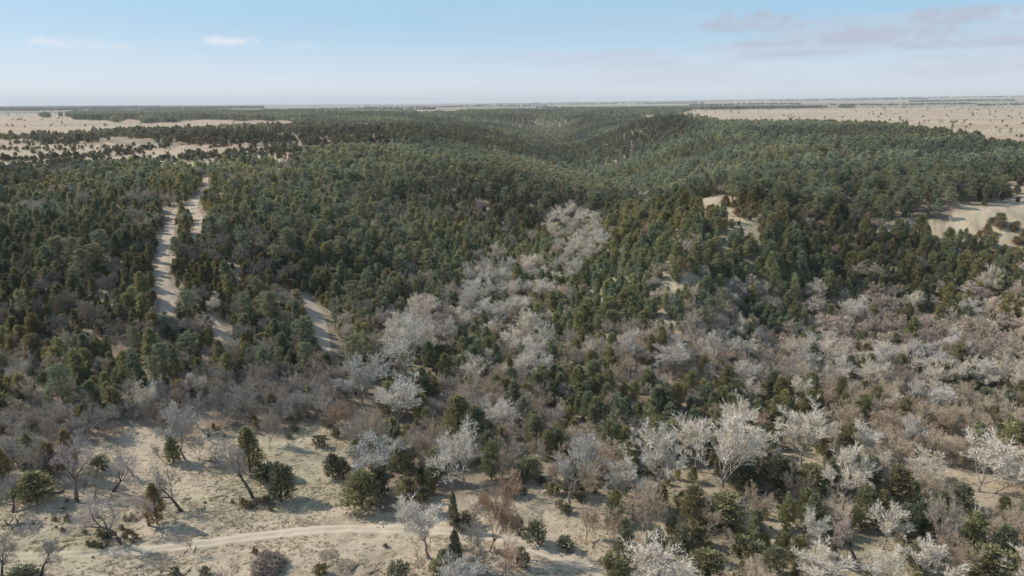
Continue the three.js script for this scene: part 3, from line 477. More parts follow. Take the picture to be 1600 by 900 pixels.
// kind, shape, foot column, foot row, height and width as sighted, look, turn, label, group
const ROWS = [
  ['gnarl', 3, 122, 786, 96, 74, 'g', 0.4, 'large bare tree with dark forked trunk and full grey crown, left side of the clearing'],
  ['gnarl', 1, 190, 851, 88, 88, 'g', 2.9, 'bare tree with dark forked trunk leaning left over the track, flat wide crown'],
  ['gnarl', 4, 286, 799, 72, 62, 'k', 2.8, 'crooked dark bare tree in mid clearing with few twigs, casting a long shadow'],
  ['pale', 0, 290, 719, 88, 62, 'd', 0.7, 'full grey crowned bare tree at the back edge of the clearing'],
  ['gnarl', 2, 396, 779, 98, 66, 'd', 3.3, 'slender bare tree with straight dark trunk right of mid clearing, before the tall cedar'],
  ['scrub', 0, 421, 700, 62, 44, 'g', 1, 'thin grey bare tree behind the tall cedar at the back of the clearing'],
  ['gnarl', 0, 176, 768, 60, 62, 'g', 0.2, 'slim bare tree bending right, alone in the left clearing'],
  ['gnarl', 5, 207, 743, 42, 36, 'd', 0.1, 'short bent bare tree behind the slim bending one'],
  ['sapling', 0, 128, 777, 34, 24, 'k', 0.3, 'thin dark sapling right beside the large forked bare tree'],
  ['sapling', 2, 147, 779, 30, 18, 'k', 1.2, 'thin upright sapling, second from the large forked bare tree'],
  ['sapling', 1, 341, 726, 40, 46, 'k', 0, 'many stemmed dark sapling in the middle of the back clearing'],
  ['sapling', 3, 311, 713, 34, 26, 'd', 0.9, 'small pale sapling right of the full grey crowned tree'],
  ['sapling', 0, 256, 721, 34, 30, 'd', 3.0, 'small bent sapling left of the full grey crowned tree'],
  ['sapling', 1, 297, 862, 36, 32, 'w', 0.5, 'small rounded bare sapling on the near edge of the pale track'],
  ['gnarl', 5, 66, 903, 66, 50, 'k', 2.9, 'dark bare tree at the bottom left corner leaning left'],
  ['gnarl', 3, 4, 905, 62, 46, 'k', 0.2, 'dark bare tree cut by the left frame at the bottom'],
  ['gnarl', 2, 20, 801, 52, 56, 'd', 2.5, 'two stemmed dark bare tree by the left frame above the fallen brush'],
  ['sapling', 1, 52, 776, 34, 40, 'd', 0.8, 'bare sapling tangled over the olive bush on the left'],
  ['gnarl', 5, 233, 822, 60, 44, 'w', 1.5, 'reddish twiggy bare tree wrapped round the rusty cedar'],
  ['pale', 6, 671, 872, 108, 90, 'g', 1.0, 'lone pale cottonwood with dark spreading limbs, standing before the track'],
  ['scrub', 2, 764, 862, 132, 92, 'e', 0.6, 'tall reddish brown bare tree with single trunk, middle of the near edge of the track'],
  ['pale', 1, 726, 764, 100, 108, 'g', 2.0, 'broad round pale cottonwood with dark limbs behind the reddish brown tree'],
  ['pale', 4, 585, 762, 88, 92, 'd', 0.2, 'pale bare cottonwood behind the round olive cedar at the clearing edge'],
  ['pale', 2, 890, 793, 112, 90, 'd', 0.8, 'pale cottonwood with dark bare trunk and a cedar in front, right of the open gap'],
  ['pale', 3, 969, 795, 90, 56, 'l', 1.9, 'narrow whitish cottonwood right of the open gap'],
  ['sapling', 1, 913, 786, 58, 44, 'w', 1.3, 'fine brown sapling just right of the dark trunked cottonwood'],
  ['scrub', 4, 915, 847, 60, 48, 'w', 0.4, 'small round brown bare tree with a single stem near the bend of the track'],
  ['pale', 5, 1024, 918, 78, 118, 'l', 2.2, 'low wide whitish cottonwood at the bottom edge, right of the track'],
  ['pale', 1, 1128, 782, 146, 150, 'l', 0.3, 'biggest whitish cottonwood, broad crown in the right foreground'],
  ['pale', 0, 1022, 772, 116, 84, 'g', 2.8, 'pale cottonwood left against the biggest whitish one'],
  ['pale', 2, 1085, 735, 86, 80, 'l', 4.0, 'whitish cottonwood just behind the biggest one'],
  ['pale', 3, 1251, 728, 98, 86, 'l', 1.4, 'flat topped whitish cottonwood with pale bare trunk right of the biggest one'],
  ['pale', 4, 1316, 795, 100, 76, 'l', 0.9, 'fan shaped whitish cottonwood with clear white trunk on open ground'],
  ['pale', 1, 1530, 768, 92, 128, 'l', 5.0, 'very wide low whitish cottonwood near the right edge'],
  ['pale', 5, 1450, 752, 50, 56, 'l', 1.0, 'small whitish cottonwood left of the very wide low one'],
  ['scrub', 0, 1489, 693, 66, 46, 'w', 1.8, 'tidy round tan bare tree with a tall stem, above the very wide cottonwood'],
  ['scrub', 3, 1310, 690, 68, 70, 'w', 0.8, 'pinkish tan bare tree beside the flat topped cottonwood'],
  ['pale', 6, 1360, 722, 62, 58, 'g', 0.1, 'pale cottonwood between the fan shaped one and the tan trees'],
  ['scrub', 2, 1182, 838, 78, 52, 'w', 2.4, 'brown grey bare tree standing alone below the biggest cottonwood'],
  ['scrub', 0, 1461, 866, 98, 64, 'g', 0.3, 'grey bare tree with one dead white limb at the lower right'],
  ['snag', 0, 1510, 836, 64, 44, 'g', 2.6, 'dead white tree with stubby branches at the lower right'],
  ['pale', 6, 1274, 876, 88, 46, 'g', 0.7, 'thin pale bare tree at the lower right of the open ground'],
  ['gnarl', 3, 1338, 880, 78, 52, 'w', 1.0, 'dark stemmed brown bare tree below the fan shaped cottonwood'],
  ['pale', 0, 1378, 858, 76, 62, 'l', 3.1, 'whitish bare tree with splayed stems below the fan shaped cottonwood'],
  ['pale', 5, 1292, 925, 66, 92, 'l', 0.4, 'whitish cottonwood crown at the bottom edge, left of three'],
  ['pale', 1, 1388, 925, 64, 78, 'l', 1.4, 'whitish cottonwood crown at the bottom edge, middle of three'],
  ['pale', 2, 1472, 930, 72, 96, 'l', 2.4, 'whitish cottonwood crown at the bottom edge, right of three'],
  ['pale', 4, 1592, 925, 72, 74, 'l', 0.4, 'whitish cottonwood crown in the bottom right corner'],
  ['sapling', 1, 1121, 862, 46, 52, 'w', 1.2, 'small pinkish bare sapling between two olive bushes at the bottom right'],
  ['scrub', 5, 1245, 790, 60, 60, 'w', 0.3, 'fine tan bare tree over the shadow striped ground'],
  ['scrub', 1, 1010, 840, 88, 74, 'w', 2.0, 'brown bare tree behind the low wide cottonwood'],
  ['scrub', 3, 960, 850, 60, 62, 'w', 0.0, 'brown bare thicket tree right of the small round one'],
  ['pale', 0, 573, 642, 84, 76, 'd', 0.5, 'grey cottonwood with dark trunk above the back of the clearing'],
  ['pale', 3, 622, 668, 82, 82, 'g', 0.8, 'pale cottonwood in the creek bed just above the clearing'],
  ['pale', 1, 642, 588, 92, 92, 'g', 2.5, 'large pale cottonwood higher up the lower creek bed'],
  ['pale', 2, 600, 612, 66, 60, 'd', 4.5, 'grey cottonwood between the two pale ones of the lower creek bed'],
  ['pale', 5, 775, 680, 60, 62, 'g', 4.0, 'pale cottonwood among cedars in the centre of the picture'],
  ['scrub', 5, 745, 880, 66, 78, 'd', 0, 'dense grey twiggy tree at the bottom, left of the brown one'],
  ['pale', 5, 716, 928, 62, 80, 'd', 3, 'grey twiggy crown at the bottom edge below the reddish brown tree'],
  ['scrub', 6, 790, 896, 58, 58, 'e', 3, 'brown leafless bush like tree at the near edge of the track'],
  ['scrub', 6, 535, 672, 50, 54, 'r', 1, 'low reddish mauve bare tree at the back right of the clearing'],
  ['scrub', 3, 505, 664, 50, 56, 'g', 2, 'round grey brown bare tree over the back of the clearing'],
  ['scrub', 1, 385, 662, 54, 60, 'd', 2, 'dark grey brown bare tree at the wood edge behind the clearing'],
  ['scrub', 4, 310, 668, 54, 66, 'd', 4, 'dark grey bare tree behind the full grey crowned one'],
  ['scrub', 5, 30, 705, 58, 74, 'g', 3, 'grey bare tree at the left frame above the clearing'],
  ['scrub', 0, 50, 752, 56, 66, 'g', 1, 'smoky grey bare tree left of the rusty topped cedar'],
  ['cedar', 4, 440, 784, 62, 46, 'k', 0, 'dark ragged cedar alone in the clearing, throwing a shadow to the right'],
  ['cedar', 5, 246, 821, 66, 32, 'r', 1, 'slim rusty cedar in the clearing inside a reddish bare tree'],
  ['cedar', 0, 391, 738, 72, 44, 'o', 2, 'tall olive cedar behind the slender bare tree in the clearing'],
  ['bush', 1, 418, 752, 28, 44, 'k', 0, 'dark low cedar shrub at the foot of the tall olive cedar'],
  ['cedar', 6, 271, 721, 38, 30, 'o', 0, 'small olive cedar left against the full grey crowned tree'],
  ['cedar', 7, 56, 782, 44, 60, 'o', 1.4, 'wide olive cedar bush by the left frame'],
  ['cedar', 0, 110, 742, 72, 34, 'r', 0, 'rusty topped cedar behind the large forked bare tree'],
  ['cedar', 3, 78, 742, 52, 34, 'r', 0.6, 'tawny cedar left of the rusty topped one'],
  ['bush', 3, 160, 734, 24, 34, 'k', 0.6, 'dark green shrub right of the large forked bare tree'],
  ['cedar', 8, 566, 795, 58, 62, 'o', 0.3, 'big round olive cedar at the right edge of the clearing'],
  ['cedar', 4, 592, 778, 46, 44, 'k', 1.3, 'dark cedar close behind the big round olive one'],
  ['cedar', 7, 636, 798, 52, 42, 'w', 2, 'brownish cedar left of the lone pale cottonwood'],
  ['bush', 0, 662, 782, 22, 30, 'd', 2, 'dark shrub touching the brownish cedar'],
  ['cedar', 1, 520, 747, 38, 30, 'k', 0, 'small dark pointed cedar at the edge of the clearing'],
  ['cedar', 3, 537, 748, 34, 26, 'd', 1, 'small pointed cedar right beside the dark one at the clearing edge'],
  ['bush', 2, 655, 756, 16, 16, 'o', 0, 'small olive shrub on the bare ground behind the brownish cedar'],
  ['cedar', 0, 681, 754, 56, 34, 'g', 0, 'upright green cedar left of the broad round cottonwood'],
  ['cedar', 5, 709, 826, 58, 18, 'd', 0, 'very slim cedar right behind the lone pale cottonwood'],
  ['bush', 4, 724, 822, 22, 44, 'k', 0, 'dark shrub at the foot of the very slim cedar'],
  ['bush', 1, 809, 834, 30, 24, 'd', 0, 'dark green shrub above the track, left of a pair'],
  ['bush', 3, 840, 850, 40, 38, 'd', 0, 'dark green shrub above the track, right of a pair'],
  ['bush', 0, 886, 860, 24, 32, 'd', 3, 'spiky low shrub on the bare ground right of the track'],
  ['bush', 2, 863, 772, 20, 26, 'o', 3, 'olive shrub at the back of the open gap'],
  ['bush', 4, 846, 756, 12, 18, 'k', 3, 'small dark shrub at the back left of the open gap'],
  ['cedar', 4, 824, 749, 36, 44, 'g', 0, 'low wide green cedar behind the open gap'],
  ['bush', 0, 796, 775, 20, 24, 'k', 0, 'dark shrub in the shadow of the broad round cottonwood'],
  ['bush', 3, 819, 773, 14, 16, 'd', 0, 'small grey green shrub in the open gap'],
  ['bush', 2, 874, 793, 14, 14, 'g', 0, 'small shrub below the dark trunked cottonwood, upper of two'],
  ['bush', 1, 884, 802, 16, 20, 'd', 0, 'small shrub below the dark trunked cottonwood, lower of two'],
  ['cedar', 2, 893, 772, 50, 36, 'd', 0, 'dark cedar in front of the dark trunked cottonwood'],
  ['bush', 1, 903, 782, 26, 26, 'd', 0, 'shrub at the foot of the fine brown sapling'],
  ['bush', 2, 688, 905, 44, 40, 'o', 1, 'bright green cedar shrub at the foot of the lone pale cottonwood'],
  ['cedar', 5, 712, 890, 62, 26, 'd', 0, 'slim dark cedar at the bottom, right of the lone pale cottonwood'],
  ['bush', 4, 622, 905, 30, 40, 'd', 0, 'spreading juniper shrub at the bottom edge left of the lone cottonwood'],
  ['bush', 0, 815, 886, 34, 28, 'k', 0, 'dark shrub with shadow at the near edge of the track'],
  ['bush', 1, 1022, 745, 24, 30, 'g', 0, 'green shrub under the pale cottonwoods left of the biggest'],
  ['cedar', 1, 974, 888, 80, 34, 'g', 1, 'tall dark green cedar right of the track at the bottom'],
  ['bush', 2, 950, 890, 28, 30, 'o', 1, 'bright olive shrub at the foot of the tall dark green cedar'],
  ['cedar', 4, 1100, 914, 56, 66, 'o', 0, 'big round green cedar at the bottom right of the low wide cottonwood'],
  ['cedar', 4, 1068, 874, 54, 44, 'd', 2, 'dark ragged cedar left above the big round green one'],
  ['cedar', 2, 1130, 822, 52, 72, 'o', 2, 'wide olive cedar below the biggest cottonwood'],
  ['cedar', 7, 1082, 818, 60, 46, 'w', 0, 'brownish olive cedar left of the wide olive one'],
  ['bush', 0, 1155, 866, 32, 42, 'o', 0, 'olive shrub on open ground, left of a touching pair'],
  ['bush', 3, 1184, 876, 30, 38, 'd', 0, 'olive shrub on open ground, right of a touching pair'],
  ['cedar', 3, 1223, 872, 40, 26, 'o', 0, 'young yellow green cedar on the open ground'],
  ['cedar', 4, 1206, 900, 48, 40, 'g', 0, 'green cedar at the bottom edge below the young yellow green one'],
  ['cedar', 8, 1266, 770, 44, 58, 'o', 1, 'round olive cedar left of the fan shaped cottonwood'],
  ['cedar', 4, 1352, 770, 56, 56, 'd', 2, 'dark green cedar right behind the fan shaped cottonwood'],
  ['cedar', 6, 1395, 778, 54, 44, 'w', 1, 'tawny green cedar right of the dark one by the fan shaped cottonwood'],
  ['cedar', 6, 1540, 905, 52, 84, 'o', 1, 'spreading olive cedar at the bottom right'],
  ['cedar', 4, 1432, 890, 44, 50, 'g', 1, 'green cedar at the bottom, left of the spreading olive one'],
  ['cedar', 7, 1590, 720, 60, 70, 'o', 1, 'rounded olive tree at the right frame'],
  ['cedar', 4, 1500, 800, 44, 50, 'd', 1, 'dark cedar behind the dead white tree'],
  ['cedar', 8, 1160, 765, 44, 56, 'k', 1, 'dark cedar in the shade right under the biggest cottonwood'],
  ['cedar', 4, 1215, 762, 50, 54, 'd', 0, 'dark cedar between the biggest and the flat topped cottonwood'],
  ['cedar', 0, 716, 690, 74, 56, 'o', 0, 'large olive cedar in the cedars above the broad round cottonwood'],
  ['cedar', 1, 742, 700, 66, 44, 'd', 0, 'dark cedar right of the large olive one along the creek'],
  ['cedar', 0, 626, 740, 56, 44, 'g', 0, 'green cedar behind the clearing edge near the pale cottonwood'],
  ['cedar', 2, 660, 640, 66, 42, 'k', 0, 'shaded dark cedar beside the pale cottonwoods of the lower creek'],
  ['pine', 0, 133, 440, 52, 34, 'l', 0, 'pale green pine with bare trunk standing over the left slope, left of two'],
  ['pine', 2, 152, 425, 46, 34, 'l', 1, 'pale green pine over the left slope, right of two'],
  ['pale', 3, 334, 494, 34, 26, 'l', 1, 'single whitish bare tree beside the short sandy path'],
  ['pale', 4, 935, 400, 44, 36, 'g', 1, 'pale cottonwood standing apart at the right of the upper creek bed'],
  ['heap', 0, 420, 888, 20, 54, 'w', 0, 'rounded grey heap of dead brush on the grass below the track'],
  ['heap', 1, 42, 826, 8, 46, 'd', 0, 'flattened grey brush of a fallen tree near the left frame'],
  ['heap', 2, 410, 788, 7, 34, 'k', 0, 'low dark brush round the foot of the slender bare tree'],
  ['heap', 1, 540, 886, 7, 36, 'w', 2, 'scattered dead brush on the grass at the bottom, left of the lone cottonwood'],
  ['heap', 2, 512, 868, 7, 30, 'w', 1, 'thin brown brush in the grass below the bend of the track'],
  ['sapling', 3, 360, 906, 40, 44, 'k', 1, 'dark twiggy bare sapling at the bottom edge left of the grey heap'],
  ['sapling', 1, 245, 906, 40, 48, 'w', 2, 'reddish many stemmed sapling at the bottom edge'],
  ['bush', 3, 40, 908, 22, 56, 'k', 1, 'dark low shrub in the bottom left corner'],
  ['sapling', 1, 660, 890, 44, 56, 'w', 0, 'fine pinkish brush left of the lone pale cottonwood'],
];
const PATCHES = [
  ['small juniper in the grass left of the leaning tree', 'junipers in the left grass', [[98, 831, 9], [107, 813, 11], [85, 814, 8], [97, 799, 8], [134, 834, 8], [145, 872, 4], [88, 824, 4], [105, 784, 5]]],
  ['juniper in the small row just above the track', 'row of junipers above the track', [[138, 852, 9], [148, 853, 9], [157, 857, 11], [167, 853, 7], [162, 841, 15], [170, 840, 12], [155, 829, 6]]],
  ['small juniper near the foot of the forked leaning tree', 'junipers round the leaning tree', [[196, 813, 9], [209, 812, 10], [190, 828, 9], [199, 833, 8], [206, 834, 7], [195, 841, 9], [213, 843, 10], [207, 849, 7]]],
  ['small dark shrub in the back right corner of the clearing', 'shrubs at the back right of the clearing', [[460, 674, 12], [452, 685, 10], [499, 699, 18], [506, 686, 7], [515, 667, 12], [524, 684, 14], [402, 668, 10], [396, 655, 10]]],
  ['dark shrub round the foot of the slender bare tree', 'shrubs round the slender bare tree', [[380, 789, 14], [391, 793, 14], [402, 788, 12], [414, 788, 12], [424, 798, 8], [363, 786, 7]]],
  ['dark shrub at the bottom edge below the track', 'shrubs along the bottom edge', [[398, 864, 10], [322, 899, 16], [275, 902, 16], [500, 900, 22], [603, 855, 7], [320, 786, 4], [352, 682, 4], [326, 682, 4]]],
];
for (const [kind, v, px, py, hp, wp, look, turn, label] of ROWS) {
  const p = groundAt(px, py), d = project(p)[2]; let a = 0.1, b = 60;
  for (let k = 0; k < 30; k++) { const m = (a + b) / 2; (py - project(V(p.x, p.y + m, p.z))[1] < hp) ? a = m : b = m; }
  const w = wp * d / F * (kind === 'gnarl' ? 1.5 : 1); PLACED.push({ kind, v, x: p.x, y: p.y, z: p.z, h: a, w, r: w * (kind === 'bush' ? 0.55 : 0.36), look, turn, label, name: AS[kind][0] });
}
for (const p of PLACED) stand(p.kind, p.v, LOOK[p.look], p, p.h, p.w, p.turn, p.name, p.label, AS[p.kind][1], null, ['pale', 'gnarl', 'scrub', 'snag'].includes(p.kind));
const NUMBER = ['leftmost', 'second from left', 'third from left', 'fourth from left', 'fifth from left', 'sixth from left', 'seventh from left', 'eighth from left'];
for (const [label, group, list] of PATCHES) list.forEach(([px, py, s], k) => {
  const p = groundAt(px, py), w = s * 1.25 * project(p)[2] / F, h = w * (0.72 + 0.3 * hash2(k, s));
  PLACED.push({ x: p.x, z: p.z, r: w, name: 'cedar_shrub' });
  stand('bush', k % 5, k % 3 ? LOOK.k : [0.75, 0.6, 0.5], p, h, w, k * 1.3, 'cedar_shrub', label + ', ' + NUMBER[list.map((q) => q[0]).sort((m, n) => m - n).indexOf(px)], 'shrub', group);
});
// fallen trunks and limbs
const logMat = mat('weathered wood', [1, 1, 1]);
function log(px0, py0, px1, py1, rad, dark, label, stubs = 3) {
  const a = groundAt(px0, py0), b = groundAt(px1, py1), o = V(a.x, a.y, a.z), r = rngOf(Math.round(px0 * 7 + py0)), g = new Grow(), n = 6, pts = [], c = dark ? [0.13, 0.11, 0.095] : [0.42, 0.37, 0.32];
  for (let k = 0; k <= n; k++) { const q = a.clone().lerp(b, k / n); q.x += (r() - 0.5) * 0.5; q.z += (r() - 0.5) * 0.5; q.y = height(q.x, q.z) + rad * 0.7 + (k / n) * 0.25; pts.push(q.sub(o)); }
  g.tube(pts, pts.map((_, k) => rad * (1 - 0.65 * k / n)), 7, c);
  const root = new THREE.Group(); root.name = numbered('fallen_log'); root.position.copy(o); root.userData = { label, category: 'log' };
  const add = (name, gr) => { const m = new THREE.Mesh(gr.geo(), logMat); m.name = name; m.castShadow = m.receiveShadow = true; root.add(m); };
  add('trunk', g);
  for (let s = 0; s < stubs; s++) { const h = new Grow(), p = pts[2 + Math.floor(r() * (n - 2))], d = V(r() - 0.5, 0.35 + r() * 0.5, r() - 0.5).normalize(), l = rad * (5 + 6 * r()); h.tube([p.clone(), p.clone().addScaledVector(d, l * 0.5), p.clone().addScaledVector(d, l).add(V(0.2, -0.1, 0))], [rad * 0.45, rad * 0.3, rad * 0.08], 5, c); add('limb', h); }
  scene.add(root);
}
log(100, 768, 52, 780, 0.24, true, 'dark fallen trunk lying below the olive bush on the left');
log(56, 818, 4, 826, 0.3, true, 'fallen tree trunk half under grey brush near the left frame', 5);
log(52, 812, 40, 820, 0.16, false, 'short white broken log on the grey brush by the left frame', 2);
log(546, 750, 506, 757, 0.16, false, 'pale fallen log behind the big round olive cedar', 2);
log(524, 882, 532, 870, 0.14, true, 'dark branch on the grass at the bottom, left of three', 1);
log(548, 892, 566, 878, 0.14, true, 'dark branch on the grass at the bottom, middle of three', 2);
log(577, 899, 590, 888, 0.17, true, 'dark log at the bottom edge, right of three', 1);
log(812, 768, 822, 752, 0.2, true, 'dark crooked fallen limb in the open gap behind the cottonwood', 4);
log(1440, 845, 1415, 795, 0.2, false, 'long white fallen limb leaning at the lower right', 4);
log(400, 779, 414, 783, 0.14, false, 'pale broken log at the foot of the slender bare tree', 2);
log(345, 724, 300, 716, 0.15, true, 'dark log in the shade at the back of the clearing', 3);
log(1560, 850, 1600, 845, 0.15, true, 'dark fallen log on open ground at the right edge', 2);
log(1240, 815, 1195, 805, 0.14, true, 'dark log on the shadow striped ground at the right', 2);

// ---------------------------------------------------------------- the woods
const WORD = { cedar: ['cedar_tree', 'cedar', 'cedar'], pine: ['pine_tree', 'pine tree', 'pine'], pale: ['cottonwood_tree', 'bare tree', 'cottonwood'], scrub: ['hardwood_tree', 'bare tree', 'hardwood'], bush: ['cedar_shrub', 'shrub', 'shrub'] };
const TONE = { cedar: { olive: ['olive green', 'yellowish green', 'dark green', 'brownish green'], umber: ['dark brown', 'dark grey green', 'reddish brown', 'blackish green'], rust: ['rusty brown', 'dull brown', 'reddish brown', 'brownish green'], dark: ['dark green', 'brownish green', 'blackish green', 'tawny green'] }, pine: ['blue green', 'light green', 'dark green', 'grey green'], pale: ['light grey', 'whitish', 'smoky grey', 'warm grey'], scrub: { '': ['brown', 'light brown', 'dark brown', 'reddish brown'], grey: ['grey brown', 'dark grey', 'light grey brown', 'reddish grey'], mauve: ['mauve', 'pale mauve', 'brownish mauve', 'pinkish grey'], tan: ['tan', 'yellowish brown', 'pale tan', 'dark tan'] }, bush: ['olive'] };
const grown = [];
{
  const r = rngOf(77), rings = [[88, 350, 2.85], [350, 800, 3.6], [800, 2000, 5.6], [2000, 4600, 9.5]];
  for (const [r0, r1, s] of rings) {
    const n = Math.ceil(r1 / s);
    for (let i = -n; i <= n; i++) for (let j = 0; j <= n; j++) {
      const x = (i + (r() - 0.5) * 0.85) * s, z = -(j + (r() - 0.5) * 0.85) * s, pick = r(), a1 = r(), a2 = r(), a3 = r(), a4 = r(), d = Math.hypot(x, z);
      if (d < r0 || d >= r1 || Math.abs(Math.atan2(x, -z)) > 45 * D2R) continue;
      const q = zoneAt(x, z); if (!q) continue;
      const patch = fbm(x * 0.03 + 50, z * 0.03, 3), patch2 = fbm(x * 0.025 + 90, z * 0.025 + 30, 3);
      if (!q.open && hash2(i * 3 + 1, j * 5 + Math.round(s * 10)) < lerp(0.0, 0.22, smooth(0.5, 0.72, fbm(x * 0.05 + 11, z * 0.05 + 5, 3)))) continue;
      let keep = q.clump ? smooth(0.42, 0.62, patch) * 1.9 : q.open ? smooth(0.4, 0.6, fbm(x * 0.006, z * 0.006, 3)) * 0.5 : 1;
      const m = { cedar: (q.mix.cedar ?? 0) * keep, pine: (q.mix.pine ?? 0) * keep, pale: q.mix.pale ?? 0, scrub: q.mix.scrub ?? 0 };
      if (!q.open) { const sum = m.cedar + m.pine + m.pale + m.scrub, t1 = lerp(0.35, 1.65, smooth(0.35, 0.65, patch)), t2 = lerp(0.4, 1.6, smooth(0.35, 0.65, patch2)); m.cedar *= t1; m.pine *= t2; m.scrub *= 2 - t1; m.pale *= t2; const now = m.cedar + m.pine + m.pale + m.scrub; for (const k in m) m[k] *= sum / (now || 1); }
      let kind = null, acc = 0; for (const k of ['cedar', 'pine', 'pale', 'scrub']) { acc += m[k]; if (pick < acc) { kind = k; break; } }
      if (!kind) { if (d < 330 && q.name.startsWith('right') && pick > 0.86) kind = 'bush'; else continue; }
      let h, w; const far = s > 6 ? lerp(1, 1.25, (s - 6) / 3.5) : 1;
      if (kind === 'cedar') { h = q.open ? lerp(1.8, 5.5, a1) : lerp(2.6, 8.8, a1) * lerp(0.8, 1.1, patch2); w = h * (q.open ? lerp(0.8, 1.15, a2) : lerp(0.44, 0.66, a2)); { const e = hash2(Math.round(x * 13), Math.round(z * 13)); if (!q.open) { const f = e < 0.14 ? 1.3 : e > 0.76 ? 0.6 : 1; h *= f; w *= lerp(1, f, 0.8); } } if (!q.open && d > 800) { w *= 1.6; h *= 1.15; } }
      else if (kind === 'pine') { h = q.open ? lerp(4, 10, a1) : lerp(7, 13.5, a1); w = h * lerp(0.42, 0.62, a2); }
      else if (kind === 'pale') { h = lerp(6.5, 12.5, a1); w = h * lerp(0.62, 0.92, a2); }
      else if (kind === 'scrub') { h = lerp(3.8, 8, a1); w = h * lerp(0.85, 1.2, a2); }
      else { h = lerp(0.6, 2.2, a1 * a1); w = h * lerp(1, 1.6, a2); }
      h *= far; w *= far;
      if ((kind === 'pale' || kind === 'pine') && d < 800 && hash2(Math.round(x * 9), Math.round(z * 9)) < 0.24) continue;
      if (d < 480 && trackDist(x, z) < w * 0.42) continue;
      if (PLACED.some((p) => Math.hypot(p.x - x, p.z - z) < p.r + w * 0.28)) continue;
      const o = { kind, x, z, d, h, w, turn: a3 * 6.28, tone: Math.floor(a4 * 4), q, patch };
      const c = project(V(x, hBase(x, z) + h * 0.6, z));
      o.size = c[2] > 0 && c[0] > 0 && c[0] < PW && c[1] > 0 && c[1] < PH ? h * Math.sqrt(w / h) / d : 0;
      grown.push(o);
    }
  }
}
const STUFF = { cedar: ['cedar_forest', 'cedar', 'dark green cedar woods covering the slopes round the creek'], pine: ['pine_forest', 'pine', 'blue green pine woods filling the canyon and the plateau rim'], pale: ['cottonwood_grove', 'cottonwood', 'more pale leafless cottonwoods along the creek bed'], scrub: ['hardwood_thicket', 'hardwood', 'brown leafless thicket filling the low ground'], bush: ['shrub_cover', 'shrub', 'low shrubs between the trees'] };
